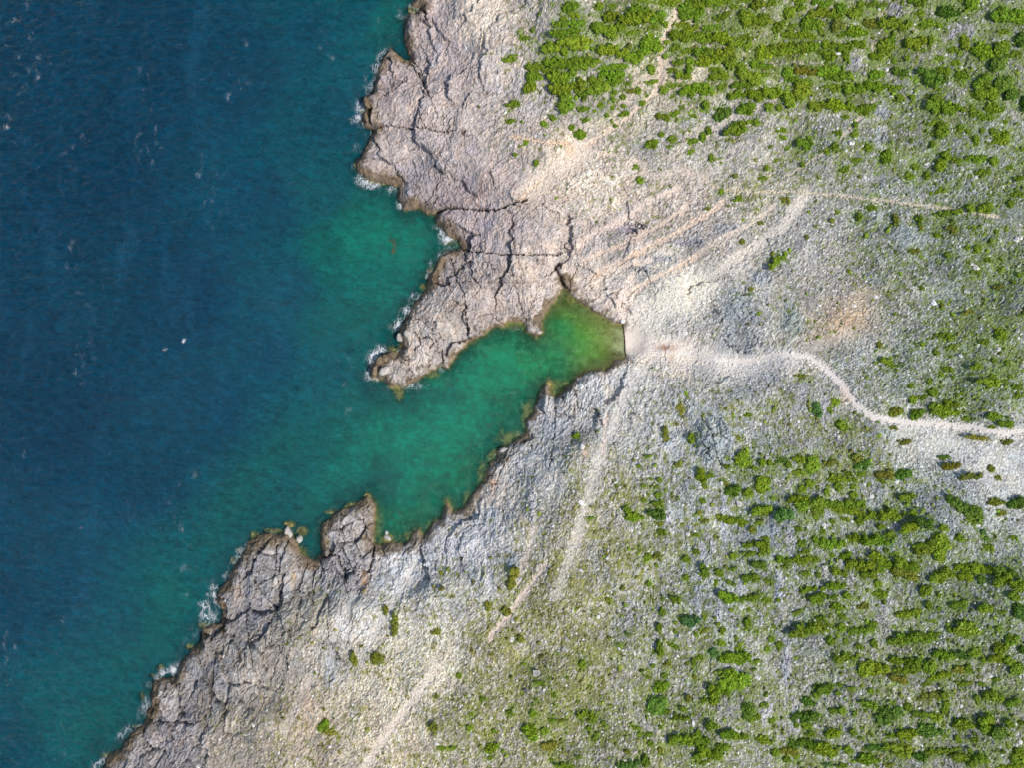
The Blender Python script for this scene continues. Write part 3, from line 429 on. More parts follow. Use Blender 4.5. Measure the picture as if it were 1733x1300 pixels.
    for pts, w, colr, stg, kd in PATHS:
        pa = np.array(pts); m = (u > pa[:, 0].min() - 40) & (u < pa[:, 0].max() + 40) & (v > pa[:, 1].min() - 40) & (v < pa[:, 1].max() + 40)
        if not m.any(): continue
        d = dist_polyline(u[m] + 5 * n1[m] + 6 * nf[m], v[m] + 6 * n1[m] - 6 * nf[m], pts)
        e = (1 - sstep(w * .22, w * (1.0 if kd else 1.3), d * (1 + .5 * n1[m]))) * stg
        if stg < 1: e = e * np.clip(.95 + .9 * n1[m] + 1.0 * nf[m], 0, 1.1)
        b = e > path[m]; t = path[m]; t[b] = e[b]; path[m] = t
        tc = pcol[m]; tc[b] = lin(colr); pcol[m] = tc
        tk = pk[m]; tk[b] = kd; pk[m] = tk
    grav = 1 - sstep(-4, 6, -poly_in(u + 9 * n1, v + 9 * nf, [(1505,722),(1600,728),(1680,750),(1700,745),(1900,742),(1900,880),(1740,850),(1690,840),(1640,815),(1580,782),(1530,748)]))
    grav = grav * (u > 1480)
    path = path * sstep(.2, 2, sd)
    smooth = np.clip(1 - path * 1.0, 0, 1) * (1 - beach) * (1 - .75 * grav)
    z = zb.copy()
    det = rk * smooth * (st * (.22 - .10 * rub) + st2 * (.20 - .08 * rub) + n1 * (.30 - .1 * rub) + nf * .08 + (np.minimum(cr1, .35) * .8 * (1 - .5 * rub) + np.minimum(cr2, .3) * .5 * (1 - .3 * rub)) * rough + (stone * (.04 + .5 * rub * rub) - .08 * rub) * (1 - .6 * slabz) + (1 - .75 * rub) * ((kr - .5) * .22 - crack * .28 - crack2 * .16))
    det = det + fr * rk * plate * .85 + slabz * (1 - fr) * plate2 * 1.15
    det = det - joint * .8 - joint2 * .4 - fis * sstep(-1.5, 1, sd)
    det = det - .12 * path + (1 - smooth) * nf * .03 + grav * nf * .12
    z = z + np.where(land, det * sstep(-.2, 1.2, sd + 0 * det), 0)
    z = np.where(land, np.maximum(z, 0.05 - .55 * sstep(0, .9, fis)), z)
    # seabed shelves
    sea_n = fbm(x * F(.6), y * F(.6), 3, 97)
    shelf = np.zeros(x.shape, F)
    for (su, sv, rx, ry, td) in SHELF:
        m = (np.abs(u - su) < rx * 1.8) & (np.abs(v - sv) < ry * 1.8) & (~land)
        if not m.any(): continue
        e = 1 - sstep(.55, 1.25, np.sqrt(((u[m] - su) / rx) ** 2 + ((v[m] - sv) / ry) ** 2) / 1.2 + .9 * sea_n[m])
        top = -td + .35 * n1[m]
        z[m] = z[m] * (1 - e) + np.maximum(z[m], top) * e; shelf[m] = np.maximum(shelf[m], e)
    z = np.where(land, z, np.minimum(z, -.02 + .25 * shelf) + np.minimum(dn, 1) * .25 * nf)
    # ---------------- colour of the ground itself
    L = 1.03 + .04 * st * (1 - rub * .5) + .12 * st2 + .10 * n1 + .16 * nf + (1 - .6 * rub) * (kr - .5) * .14
    tone = fbm(x * F(.35), y * F(.35), 3, 105); tone2 = fbm(x * F(.22), y * F(.22), 3, 115)
    white = hsh((x * F(4.6)).astype(np.int32), (y * F(4.6)).astype(np.int32), 3)
    grit = (white - .5)
    col = rgb * L[..., None] * (1 + grit * (.26 + .70 * rub * (1 - .65 * grav)))[..., None]
    nf2 = perlin(x * F(2.7), y * F(2.7), 401); nf3 = perlin(x * F(1.5), y * F(1.5), 403)
    col = col * (1 + (np.clip(nf2 * 2.2, -1, 1) * (.10 + .24 * rub) + np.clip(nf3 * 2, -1, 1) * (.03 + .14 * rub)) * (1 - .4 * grav))[..., None]
    # long pale and dark lenses that follow the beds
    lens = 0
    for w, ang, sdn in ((wA, 66, 241), (wB, 27, 251), (wV, 101, 261)):
        a_, c_ = rot(wx, wy, ang); lens = lens + w * fbm(a_ * F(.07), c_ * F(.28), 3, sdn)
    lens = np.clip(lens * 2.4, -1, 1) * (1 - beach) * (1 - grav)
    col = col * (1 + lens[..., None] * np.array([.15, .135, .105], F) * (1 + .9 * wB[..., None] * (1 - .8 * rb_)))
    warm = np.clip(tone * 1.6, -1, 1)[..., None]
    col = col * (1 + warm * np.array([.07, .015, -.06], F))
    col = col * (1 + np.clip(tone2 * 1.1, -.4, .4)[..., None] * .30)
    # stone faces: pale stones, the gaps between them darker
    spp = sstep(-.3, .35, fbm(x * F(.13), y * F(.13), 3, 380)); sp = np.clip(rub * (1 - path) * rk, 0, 1) * (.35 + .65 * spp)
    col = col * (1 + sp * (np.where(s1 < .36, (srnd - .30) * .75, -.16) + np.where(l1 < .3, (hsh((lid % 9973).astype(np.int32), (lid // 9973).astype(np.int32), 29) - .45) * .7, -.08)))[..., None]
    pv = hsh((cid % 9973).astype(np.int32), (cid // 9973).astype(np.int32), 15)
    col = col * (1 + (fr * (pv - .42) * .42 + slabz * (1 - fr) * (hid2 - .45) * .26))[..., None]
    crack_tone = np.array([.13, .10, .075], F)  # dark brown blended into joints, fissures, cracks and creases
    dk = np.clip(joint * .55 + joint2 * .4 + fcol * .6 + crease * rough * (.42 + .06 * rub) * (1 - .8 * grav) * rk + (crack * .42 + crack2 * .30) * (1 - .6 * rub) * rk, 0, .9)[..., None]
    col = col * (1 - dk) + crack_tone * .35 * dk
    # thin grass and herbs
    vn = fbm(x * F(.75), y * F(.75), 3, 121) + .45 * fbm(x * F(.12), y * F(.12), 2, 131) + .35 * grit
    vcov = veg + (.22 + .20 * sstep(260, 120, v)) * np.clip(prox - .2, 0, 1) * (1 - .5 * grav)
    vm = sstep(.60 - 1.25 * vcov, .92 - 1.25 * vcov, vn + .3) * (1 - path) * (vcov > .012) * rk * (1 - .9 * grav)
    vg = np.array([.135, .185, .038], F) + yel[..., None] * np.array([.10, .035, -.002], F) + np.clip(prox, 0, 1)[..., None] * np.array([-.01, .03, -.015], F)
    vg = vg * (1 + grit * .5 + tone2 * .5)[..., None]
    col = col * (1 - vm[..., None] * .78) + vg * vm[..., None] * .78
    # olive tint on strongly grown slopes
    wash = np.clip((veg * .85 + (.05 + .12 * sstep(260, 120, v)) * prox) * (.85 + 1.6 * tone2), 0, .7)[..., None] * rk[..., None] * (1 - path)[..., None]
    col = col * (1 - wash * .55) + vg * 1.45 * wash * .55
    # paths and gravel
    pm = np.clip(path, 0, 1)[..., None]
    col = col * (1 - pm) + pcol * (1 + nf * .22 + grit * .22)[..., None] * pm
    # ochre earth patches
    for (pu, pv_, rx, ry, cc, kk) in ((1412,508,40,10,(190,166,144),.26),(1395,572,36,8,(192,168,144),.28),(1470,495,34,9,(192,165,140),.35),(1430,545,30,10,(190,165,142),.4),(617,985,6,18,(190,150,105),.65),(497,975,5,16,(205,175,130),.8),
                                      (1127,588,20,6,(150,112,95),.75),(1085,588,6,7,(165,125,108),.7),(1136,604,6,11,(185,155,125),.5),(990,765,7,14,(215,180,155),.6),(835,815,8,20,(220,190,160),.7),(857,775,5,40,(205,180,150),.0),
                                      (1430,675,10,18,(220,185,155),.35),(405,1000,9,20,(200,175,150),.5),(965,255,8,10,(225,190,150),.6),(345,1190,10,30,(170,150,120),.4),(370,1105,7,10,(200,175,140),.5),(525,1190,14,30,(215,190,172),.5),(600,1110,14,50,(190,180,165),.3)):
        m = (np.abs(u - pu) < rx * 2.2) & (np.abs(v - pv_) < ry * 2.2)
        if not m.any(): continue
        e = np.exp(-(((u[m] - pu) / rx) ** 2 + ((v[m] - pv_) / ry) ** 2)) * kk * np.clip(1.0 + 1.4 * n1[m] + .8 * nf[m], 0, 1.3)
        e = np.clip(e, 0, 1)[:, None]; col[m] = col[m] * (1 - e) + lin(cc) * e
    # beach sand
    bm = np.clip(beach * 1.2, 0, 1)[..., None] * sstep(-.5, .3, sd)[..., None] * (1 - .0)
    sandc = lin((226, 212, 198)) * (1 + grit * .08 + n1 * .06)[..., None]
    # keep stains: sand only where nothing darker
    dark = (col.mean(-1) < .33)[..., None]
    col = np.where(dark & (bm > .3) & (np.abs(v - 589)[..., None] < 20), col, col * (1 - bm) + sandc * bm)
    # tidal band
    expo = np.clip(1.15 - .8 * np.exp(-((u - 900) ** 2 + (v - 640) ** 2) / 200 ** 2), .35, 1.2)
    brown = np.zeros(x.shape, F)
    for (bu, bv, br) in ((645,618,20),(655,600,14),(674,570,12),(733,478,12),(618,180,14),(616,292,14),(655,305,16),(330,1092,14),(300,1120,8),(258,1185,16),(240,1222,10),(378,985,14),(440,912,18),(500,905,16),(960,470,12),(900,700,10),(925,660,8),(905,545,10),(190,1278,14),(775,415,10),(700,352,14)):
        m = (np.abs(u - bu) < br * 2.5) & (np.abs(v - bv) < br * 2.5)
        brown[m] = np.maximum(brown[m], np.exp(-((u[m] - bu) ** 2 + (v[m] - bv) ** 2) / br ** 2))
    tide = (1 - sstep(.4, 3.0, (sd - 2.2 * brown + 1.6 * n1 + .8 * nf - 1.3 * np.clip(tone2 * 2.2, -.6, 1.4)) / expo)) * (1 - beach)
    tidec = np.array([.150, .102, .048], F) * (1 + .8 * n1 + grit * .5 + .6 * tone)[..., None]
    lowz = (1 - sstep(.0, .45, z))
    tt = np.clip(tide * .85 + lowz * .5 * (1 - beach), 0, .93)[..., None]
    col = np.where(land[..., None], col * (1 - tt) + np.maximum(tidec, .015) * tt, col)
    # sea bed: sand, dark weedy rock near the walls, ochre shelves
    sand = np.array([.52, .56, .36], F) * (1 + .25 * n1 + .1 * grit)[..., None]
    rockn = sstep(-.15, .3, .42 * sea_n + .75 * np.exp(sd / 4.6) * (1 - beach * .9) - .2 + .3 * fbm(x * F(.15), y * F(.15), 2, 141))
    sb = sand * (1 - rockn[..., None]) + np.array([.050, .060, .030], F) * (1 + nf * .5)[..., None] * rockn[..., None]
    inner = np.exp(-((u - 1000) ** 2 + (v - 560) ** 2) / 60 ** 2)[..., None]
    sb = sb * (1 - inner * .75) + np.array([.62, .62, .20], F) * (1 + .3 * n1)[..., None] * inner * .75
    shc = np.array([.36, .30, .09], F) * (1 + n1 * .9 + grit * .5 + sea_n)[..., None]
    sh = np.clip(shelf * 1.1 + np.exp(sd / .8) * .6 * (1 - beach), 0, 1)[..., None]
    sb = sb * (1 - sh) + np.maximum(shc, .03) * sh
    for (su, sv, rx, ry) in ((1043, 574, 8, 5), (1040, 598, 6, 3), (955, 512, 8, 6)):
        e = (np.exp(-((u - su) / rx) ** 2 - ((v - sv) / ry) ** 2) * .8 * np.clip(1 + n1 * 2, 0, 1.2))[..., None]; sb = sb * (1 - e) + np.array([.09, .07, .02], F) * e
    col = np.where(land[..., None], col, sb)
    return dict(z=z.astype(F), col=np.clip(col, .008, .85), sd=sd, u=u, v=v, path=path, pk=pk, beach=beach, grav=grav, fr=fr, cid=cid, hid=hid, slabz=slabz,
                veg=veg, prox=prox, yel=yel, rub=rub, dn=dn, dp=dp, vm=vm)
def poly_in(u, v, pts):
    """signed distance in px, positive inside"""
    d = dist_polyline(u, v, pts + [pts[0]]); ins = np.zeros(u.shape, bool)
    n = len(pts)
    for i in range(n):
        ax, ay = pts[i]; bx, by = pts[(i + 1) % n]
        c = (ay > v) != (by > v)
        ins ^= c & (u < (bx - ax) * (v - ay) / ((by - ay) or 1e-9) + ax)
    return np.where(ins, d, -d)

# ------------------------------------------------------------------ materials
def mat_new(name):
    m = bpy.data.materials.new(name); m.use_nodes = True
    n = m.node_tree.nodes; l = m.node_tree.links
    return m, n, l, n['Principled BSDF']
def mix_rgb(n, l, a, b, fac, mode='MULTIPLY'):
    x = n.new('ShaderNodeMix'); x.data_type = 'RGBA'; x.blend_type = mode
    if isinstance(fac, float): x.inputs[0].default_value = fac
    else: l.new(fac, x.inputs[0])
    for s, k in ((a, 6), (b, 7)):
        if isinstance(s, tuple): x.inputs[k].default_value = s
        else: l.new(s, x.inputs[k])
    return x.outputs[2]
def ground_mat(name, rough, scale1, amp, bump):
    m, n, l, p = mat_new(name)
    at = n.new('ShaderNodeAttribute'); at.attribute_name = 'Col'
    tc = n.new('ShaderNodeTexCoord')
    t1 = n.new('ShaderNodeTexNoise'); t1.inputs['Scale'].default_value = scale1; t1.inputs['Detail'].default_value = 4; t1.inputs['Roughness'].default_value = .65
    l.new(tc.outputs['Object'], t1.inputs['Vector'])
    mr = n.new('ShaderNodeMapRange'); mr.inputs[1].default_value = .3; mr.inputs[2].default_value = .7
    mr.inputs[3].default_value = 1 - amp; mr.inputs[4].default_value = 1 + amp; l.new(t1.outputs[0], mr.inputs[0])
    l.new(mix_rgb(n, l, at.outputs['Color'], mr.outputs[0], 1.0), p.inputs['Base Color'])
    b = n.new('ShaderNodeBump'); b.inputs['Strength'].default_value = bump; b.inputs['Distance'].default_value = .12
    l.new(t1.outputs[0], b.inputs['Height']); l.new(b.outputs[0], p.inputs['Normal'])
    p.inputs['Roughness'].default_value = rough; p.inputs['Specular IOR Level'].default_value = .25
    return m
M_rock = ground_mat('limestone', .85, 2.4, .22, .8)
M_slope = ground_mat('stony slope', .95, 3.2, .28, .9)
M_path = ground_mat('trodden gravel', .95, 2.0, .10, .3)
M_bed = ground_mat('sea bed', .9, 1.6, .22, .3)

def water_mat():
    m, n, l, p = mat_new('sea water')
    n.remove(p); out = n['Material Output']
    col = n.new('ShaderNodeAttribute'); col.attribute_name = 'Col'
    dep = n.new('ShaderNodeAttribute'); dep.attribute_name = 'depth'
    tc = n.new('ShaderNodeTexCoord')
    mp = n.new('ShaderNodeMapping'); mp.inputs['Scale'].default_value = (.75, 1.25, 1); mp.inputs['Rotation'].default_value = (0, 0, .5); l.new(tc.outputs['Object'], mp.inputs[0])
    w1 = n.new('ShaderNodeTexNoise'); w1.inputs['Scale'].default_value = .62; w1.inputs['Detail'].default_value = 7; w1.inputs['Roughness'].default_value = .74
    w1.inputs['Distortion'].default_value = 1.1; l.new(mp.outputs[0], w1.inputs['Vector'])
    bmp = n.new('ShaderNodeBump'); bmp.inputs['Strength'].default_value = .9; bmp.inputs['Distance'].default_value = .45; l.new(w1.outputs[0], bmp.inputs['Height'])
    mr = n.new('ShaderNodeMapRange'); mr.inputs[1].default_value = .32; mr.inputs[2].default_value = .72; mr.inputs[3].default_value = .62; mr.inputs[4].default_value = 1.38
    l.new(w1.outputs[0], mr.inputs[0])
    body = n.new('ShaderNodeBsdfDiffuse'); l.new(mix_rgb(n, l, col.outputs['Color'], mr.outputs[0], 1.0), body.inputs[0]); l.new(bmp.outputs[0], body.inputs['Normal'])
    # clear share: light is absorbed on the way, red first
    tr = n.new('ShaderNodeBsdfTransparent')
    comb = n.new('ShaderNodeCombineColor')
    for i, k in enumerate((.22, .035, .08)):
        mm = n.new('ShaderNodeMath'); mm.operation = 'MULTIPLY'; mm.inputs[1].default_value = -k; l.new(dep.outputs['Fac'], mm.inputs[0])
        ex = n.new('ShaderNodeMath'); ex.operation = 'EXPONENT'; l.new(mm.outputs[0], ex.inputs[0]); l.new(ex.outputs[0], comb.inputs[i])
    l.new(comb.outputs[0], tr.inputs[0])
    mm = n.new('ShaderNodeMath'); mm.operation = 'MULTIPLY'; mm.inputs[1].default_value = -.42; l.new(dep.outputs['Fac'], mm.inputs[0])
    ex = n.new('ShaderNodeMath'); ex.operation = 'EXPONENT'; l.new(mm.outputs[0], ex.inputs[0])
    mx = n.new('ShaderNodeMixShader'); l.new(ex.outputs[0], mx.inputs[0]); l.new(body.outputs[0], mx.inputs[1]); l.new(tr.outputs[0], mx.inputs[2])
    gl = n.new('ShaderNodeBsdfGlossy'); gl.inputs['Roughness'].default_value = .12; l.new(bmp.outputs[0], gl.inputs['Normal'])
    fr = n.new('ShaderNodeFresnel'); fr.inputs[0].default_value = 1.33; l.new(bmp.outputs[0], fr.inputs['Normal'])
    m2 = n.new('ShaderNodeMixShader'); l.new(fr.outputs[0], m2.inputs[0]); l.new(mx.outputs[0], m2.inputs[1]); l.new(gl.outputs[0], m2.inputs[2])
    l.new(m2.outputs[0], out.inputs[0])
    return m
M_water = water_mat()
def foam_mat():
    m, n, l, p = mat_new('sea foam')
    p.inputs['Base Color'].default_value = (.80, .84, .86, 1); p.inputs['Roughness'].default_value = .8
    out = n['Material Output']
    a = n.new('ShaderNodeAttribute'); a.attribute_name = 'foam'
    tc0 = n.new('ShaderNodeTexCoord'); tc = n.new('ShaderNodeMapping'); tc.inputs['Scale'].default_value = (1.3, .72, 1); tc.inputs['Rotation'].default_value = (0, 0, .12); l.new(tc0.outputs['Object'], tc.inputs[0])
    lace = []
    for sc_, wd in ((.62, .06), (1.7, .075)):
        t1 = n.new('ShaderNodeTexNoise'); t1.inputs['Scale'].default_value = sc_; t1.inputs['Detail'].default_value = 3.5; t1.inputs['Roughness'].default_value = .6; t1.inputs['Distortion'].default_value = 1.2
        l.new(tc.outputs[0], t1.inputs['Vector'])
        s = n.new('ShaderNodeMath'); s.operation = 'SUBTRACT'; l.new(t1.outputs[0], s.inputs[0]); s.inputs[1].default_value = .5
        ab = n.new('ShaderNodeMath'); ab.operation = 'ABSOLUTE'; l.new(s.outputs[0], ab.inputs[0])
        mr = n.new('ShaderNodeMapRange'); mr.inputs[1].default_value = .0; mr.inputs[2].default_value = wd; mr.inputs[3].default_value = 1; mr.inputs[4].default_value = 0; l.new(ab.outputs[0], mr.inputs[0])
        lace.append(mr.outputs[0])
    su = n.new('ShaderNodeMath'); su.operation = 'MULTIPLY_ADD'; l.new(lace[1], su.inputs[0]); su.inputs[1].default_value = .55; l.new(lace[0], su.inputs[2])
    # thin bright lace, dense only where the water really breaks
    ad = n.new('ShaderNodeMath'); ad.operation = 'MULTIPLY'; l.new(su.outputs[0], ad.inputs[0]); l.new(a.outputs['Fac'], ad.inputs[1])
    pw = n.new('ShaderNodeMath'); pw.operation = 'POWER'; l.new(a.outputs['Fac'], pw.inputs[0]); pw.inputs[1].default_value = 2.2
    a2 = n.new('ShaderNodeMath'); a2.operation = 'MULTIPLY_ADD'; l.new(pw.outputs[0], a2.inputs[0]); a2.inputs[1].default_value = .2; l.new(ad.outputs[0], a2.inputs[2])
    m3 = n.new('ShaderNodeMapRange'); m3.inputs[1].default_value = .16; m3.inputs[2].default_value = 1.15; m3.inputs[3].default_value = 0; m3.inputs[4].default_value = .78; l.new(a2.outputs[0], m3.inputs[0])
    tr = n.new('ShaderNodeBsdfTransparent'); mx = n.new('ShaderNodeMixShader')
    l.new(m3.outputs[0], mx.inputs[0]); l.new(tr.outputs[0], mx.inputs[1]); l.new(p.outputs[0], mx.inputs[2]); l.new(mx.outputs[0], out.inputs[0])
    return m
M_foam = foam_mat()
def plain_mat(name, colr, rough=.9, vary=.25, scale=2.0):
    m, n, l, p = mat_new(name)
    tc = n.new('ShaderNodeTexCoord'); t = n.new('ShaderNodeTexNoise'); t.inputs['Scale'].default_value = scale; t.inputs['Detail'].default_value = 4; l.new(tc.outputs['Object'], t.inputs['Vector'])
    mr = n.new('ShaderNodeMapRange'); mr.inputs[1].default_value = .3; mr.inputs[2].default_value = .7; mr.inputs[3].default_value = 1 - vary; mr.inputs[4].default_value = 1 + vary; l.new(t.outputs[0], mr.inputs[0])
    l.new(mix_rgb(n, l, tuple(colr) + (1,), mr.outputs[0], 1.0), p.inputs['Base Color'])
    b = n.new('ShaderNodeBump'); b.inputs['Strength'].default_value = .5; b.inputs['Distance'].default_value = .08; l.new(t.outputs[0], b.inputs['Height']); l.new(b.outputs[0], p.inputs['Normal'])
    p.inputs['Roughness'].default_value = rough
    return m
def leaf_mat(name, use_obj):
    m, n, l, p = mat_new(name)
    at = n.new('ShaderNodeAttribute'); at.attribute_name = 'Col'
    if use_obj:
        oi = n.new('ShaderNodeObjectInfo'); c = mix_rgb(n, l, at.outputs['Color'], oi.outputs['Color'], 1.0)
    else: c = at.outputs['Color']
    l.new(c, p.inputs['Base Color']); p.inputs['Roughness'].default_value = .7; p.inputs['Specular IOR Level'].default_value = .2
    tl = n.new('ShaderNodeBsdfTranslucent'); l.new(c, tl.inputs[0])
    mx = n.new('ShaderNodeMixShader'); mx.inputs[0].default_value = .25; l.new(p.outputs[0], mx.inputs[1]); l.new(tl.outputs[0], mx.inputs[2]); l.new(mx.outputs[0], n['Material Output'].inputs[0])
    return m
M_leaf = leaf_mat('shrub leaves', True); M_leaf_s = leaf_mat('herb leaves', False)
M_wood = plain_mat('shrub wood', (.10, .075, .05))
M_white = plain_mat('white stone', (.78, .75, .70), .8, .1)
M_pale = plain_mat('pale stone', (.50, .46, .41), .85, .2)
M_wetrock = plain_mat('wet brown rock', (.20, .145, .085), .6, .4)
M_weed = plain_mat('dry seaweed', (.07, .045, .018), .9, .4)
M_kelp = plain_mat('orange seaweed', (.10, .075, .025), .7, .4)

# ------------------------------------------------------------------ the ground: fine sheet under the picture
STEP = 0.215
gx = np.arange(-121, 134, STEP, dtype=F); gy = np.arange(-101.5, 101.5, STEP, dtype=F)
X, Y = np.meshgrid(gx, gy); NX, NY = len(gx), len(gy)
sdq = sd_near(X, Y)[..., 0]
keep = (sdq > -9) | (dfield(*w2u(X, Y))[..., 0] < 5.0) & (X > -50)
idx = np.full(X.shape, -1, np.int64); idx[keep] = np.arange(keep.sum())
fx, fy = X[keep], Y[keep]
D = detail(fx, fy); tick('detail on %d' % len(fx))
V = np.stack([fx, fy, D['z']], 1)
q = np.stack([idx[:-1, :-1], idx[:-1, 1:], idx[1:, 1:], idx[1:, :-1]], -1).reshape(-1, 4)
q = q[(q >= 0).all(1)]
c0 = q[:, 0]
cls = np.full(len(q), 1, np.int32)                        # 1 stony hillside
sdf = D['sd'][c0]; vis = D['rub'][c0] + .25 * sstep(6, 26, sdf)
cls[(vis < .47)] = 2                                       # 2 bare rock of the shore
cls[(D['path'][c0] > .5) & (D['pk'][c0] > .5)] = 3         # 3 footpath
cls[D['grav'][c0] > .5] = 4
cls[(D['beach'][c0] > .45)] = 5
cls[sdf <= 0] = 0                                          # 0 sea bed
def part(sel, name, mat, parent=None, local=False):
    qq = q[sel]; used, inv = np.unique(qq, return_inverse=True)
    VV = V[used].copy(); org = np.zeros(3, F)
    me = mesh_np(name, VV, inv.reshape(-1, 4), mat, D['col'][used])
    return link(name, me, parent)
sea_bed = tag(part(cls == 0, 'sea_bed', M_bed), kind='structure')
hill = tag(part(cls == 1, 'ground', M_slope), kind='structure')
# blocks of the jointed shore rock are pieces of their own
isr = (cls == 2); fc = D['cid'][c0]; isf = isr & (D['fr'][c0] > .5)
ids, cnt = np.unique(fc[isf], return_counts=True)
good = ids[cnt * STEP * STEP > 3.0]; good = good[np.argsort(-cnt[cnt * STEP * STEP > 3.0])][:170]
fh = D['hid'][c0]; iss = isr & ~isf & (D['slabz'][c0] > .55)
ids2, cnt2 = np.unique(fh[iss], return_counts=True)
sel2 = cnt2 * STEP * STEP > 12; good2 = ids2[sel2]; good2 = good2[np.argsort(-cnt2[sel2])][:110]
mb = isf & np.isin(fc, good); ms = iss & np.isin(fh, good2)
shore_o = tag(part(isr & ~mb & ~ms, 'rocky_shore', M_rock), kind='structure')
def split_parts(mask, key, name):
    ii = np.nonzero(mask)[0]; ii = ii[np.argsort(key[ii], kind='stable')]
    kk = key[ii]; cuts = np.nonzero(np.diff(kk))[0] + 1
    for grp in np.split(ii, cuts):
        if len(grp) > 8: part(grp, name, M_rock, shore_o)
split_parts(mb, fc, 'rock_block'); split_parts(ms, fh, 'rock_slab')
tag(part(cls == 3, 'footpath', M_path), kind='structure')
tag(part(cls == 4, 'gravel_bed', M_path), kind='structure')
tag(part(cls == 5, 'beach', M_path), kind='structure')
tick('ground meshes')

# wide surroundings, coarse, joined a hand's breadth below the fine sheet
def spaced(a, b, far):
    s = list(np.arange(a, b, 3.0)); step = 4.0; t = s[-1]
    while t < far: t += step; step *= 1.22; s.append(t)
    t = s[0]; step = 4.0; lo = []
    while t > -far: t -= step; step *= 1.22; lo.append(t)
    return np.array(lo[::-1] + s, dtype=F)
ox = spaced(-150, 150, 6000); oy = spaced(-120, 120, 6000)
OX, OY = np.meshgrid(ox, oy)
OD = detail(OX.ravel(), OY.ravel(), near=False)
far_up = np.clip((np.hypot(OX, OY) - 200) / 800, 0, 3).ravel() * 14
oz = np.where(OD['sd'] > 0, OD['z'] - .25 + far_up * sstep(5, 80, OD['sd']), OD['z'] - .6)
inside = (OX > gx[0] + 3) & (OX < gx[-1] - 3) & (OY > gy[0] + 3) & (OY < gy[-1] - 3)
deepin = inside & (signed_coast(OX, OY) < -4) & (dfield(*w2u(OX, OY))[..., 0] > 4)   # open sea floor stays in the coarse sheet
cutv = inside & ~deepin
oi = np.arange(OX.size).reshape(OX.shape)
oq = np.stack([oi[:-1, :-1], oi[:-1, 1:], oi[1:, 1:], oi[1:, :-1]], -1).reshape(-1, 4)
oq = oq[~cutv.ravel()[oq].all(1)]
OV = np.stack([OX.ravel(), OY.ravel(), oz], 1)
for nm, sel, mt in (('surrounding_land', (OD['sd'][oq] > 0).any(1), M_slope), ('deep_sea_bed', (OD['sd'][oq] <= 0).all(1), M_bed)):
    qq = oq[sel]; used, inv = np.unique(qq, return_inverse=True)
    tag(link(nm, mesh_np(nm, OV[used], inv.reshape(-1, 4), mt, OD['col'][used])), kind='structure')

# ------------------------------------------------------------------ the sea
DK = np.array([0, .5, 1, 1.6, 2.3, 3.2, 4.2, 5.2, 6.5, 8, 10, 13, 17, 22, 30], F)
DC = lin([(165,165,110),(150,165,55),(125,165,20),(78,155,45),(22,150,84),(0,142,98),(0,133,100),(0,121,97),(0,106,93),(0,92,88),(0,81,88),(0,73,87),(0,64,85),(0,57,80),(0,50,74)]) * F(.93)
def sea_sheet(x, y, near):
    sd, zl, dn, beach, dp = macro(x, y, near)
    u, v = w2u(x, y)
    dd = np.clip(dn, 0, 40)
    # colour follows the broad depth, not every boulder
    nb = fbm(x * F(.03), y * F(.03), 3, 151)
    cd = np.clip(dp * (1 + .22 * nb), 0, 30)
    col = np.stack([np.interp(cd, DK, DC[:, i]) for i in range(3)], -1).astype(F)
    streak = fbm(x * F(.11) + .35 * fbm(x * F(.05), y * F(.05), 2, 160), y * F(.022), 3, 155)
    xr_, yr_ = rot(x, y, -24); chop = fbm(xr_ * F(.22), yr_ * F(.60), 4, 157)
    col = col * (1 + .38 * chop + .25 * fbm(x * F(.7), y * F(1.9), 2, 159) + .20 * nb + .14 * fbm(x * F(.09), y * F(.16), 3, 158))[..., None] + (np.clip(streak - .12, 0, .5) * (.4 + 1.2 * np.clip(fbm(x * F(.35), y * F(.25), 3, 156) + .3, 0, 1)))[..., None] * sstep(9, 20, cd)[..., None] * np.array([.008, .04, .07], F)
    sn_ = fbm(x * F(.6), y * F(.6), 3, 97)
    bedr = sstep(-.1, .45, .35 * sn_ + .85 * np.exp(np.minimum(sd, 0) / F(5.5)) * (1 - beach * .9) - .25 + .35 * fbm(x * F(.12), y * F(.12), 2, 141) + .55 * np.exp(np.minimum(sd, 0) / F(9.)) * sstep(600, 640, u) * sstep(640, 680, v)) * sstep(12, 5, cd)
    col = col * (1 - np.array([.35, .42, .30], F) * bedr[..., None])
    z = .10 * fbm(x * F(.22), y * F(.42), 2, 161) + .05 * fbm(x * F(.9), y * F(1.5), 2, 165)
    return sd, z, col, dd, u, v
WS = 0.42
wx_ = np.arange(-136, 32, WS, dtype=F); wy_ = np.arange(-105, 105, WS, dtype=F)
WX, WY = np.meshgrid(wx_, wy_); wk = sd_near(WX, WY)[..., 0] < 1.6
widx = np.full(WX.shape, -1, np.int64); widx[wk] = np.arange(wk.sum())
wx, wy = WX[wk], WY[wk]
wsd, wz, wcol, wd, wu, wv = sea_sheet(wx, wy, True)
shell = np.zeros(wx.shape, F)
for (su, sv, rx, ry, td) in SHELF:     # the water over a shelf is shallow
    m = (np.abs(wu - su) < rx * 1.6) & (np.abs(wv - sv) < ry * 1.6)
    e = 1 - sstep(.5, 1.3, np.sqrt(((wu[m] - su) / rx) ** 2 + ((wv[m] - sv) / ry) ** 2)); wd[m] = wd[m] * (1 - e) + np.minimum(wd[m], td) * e
wq = np.stack([widx[:-1, :-1], widx[:-1, 1:], widx[1:, 1:], widx[1:, :-1]], -1).reshape(-1, 4); wq = wq[(wq >= 0).all(1)]
WVv = np.stack([wx, wy, wz], 1)
sea = tag(link('sea', mesh_np('sea', WVv, wq, M_water, wcol, {'depth': wd}, smooth=True)), kind='structure')
sq = signed_coast(OX, OY); insw = (OX > -133) & (OX < 29) & (OY > -102) & (OY < 102)
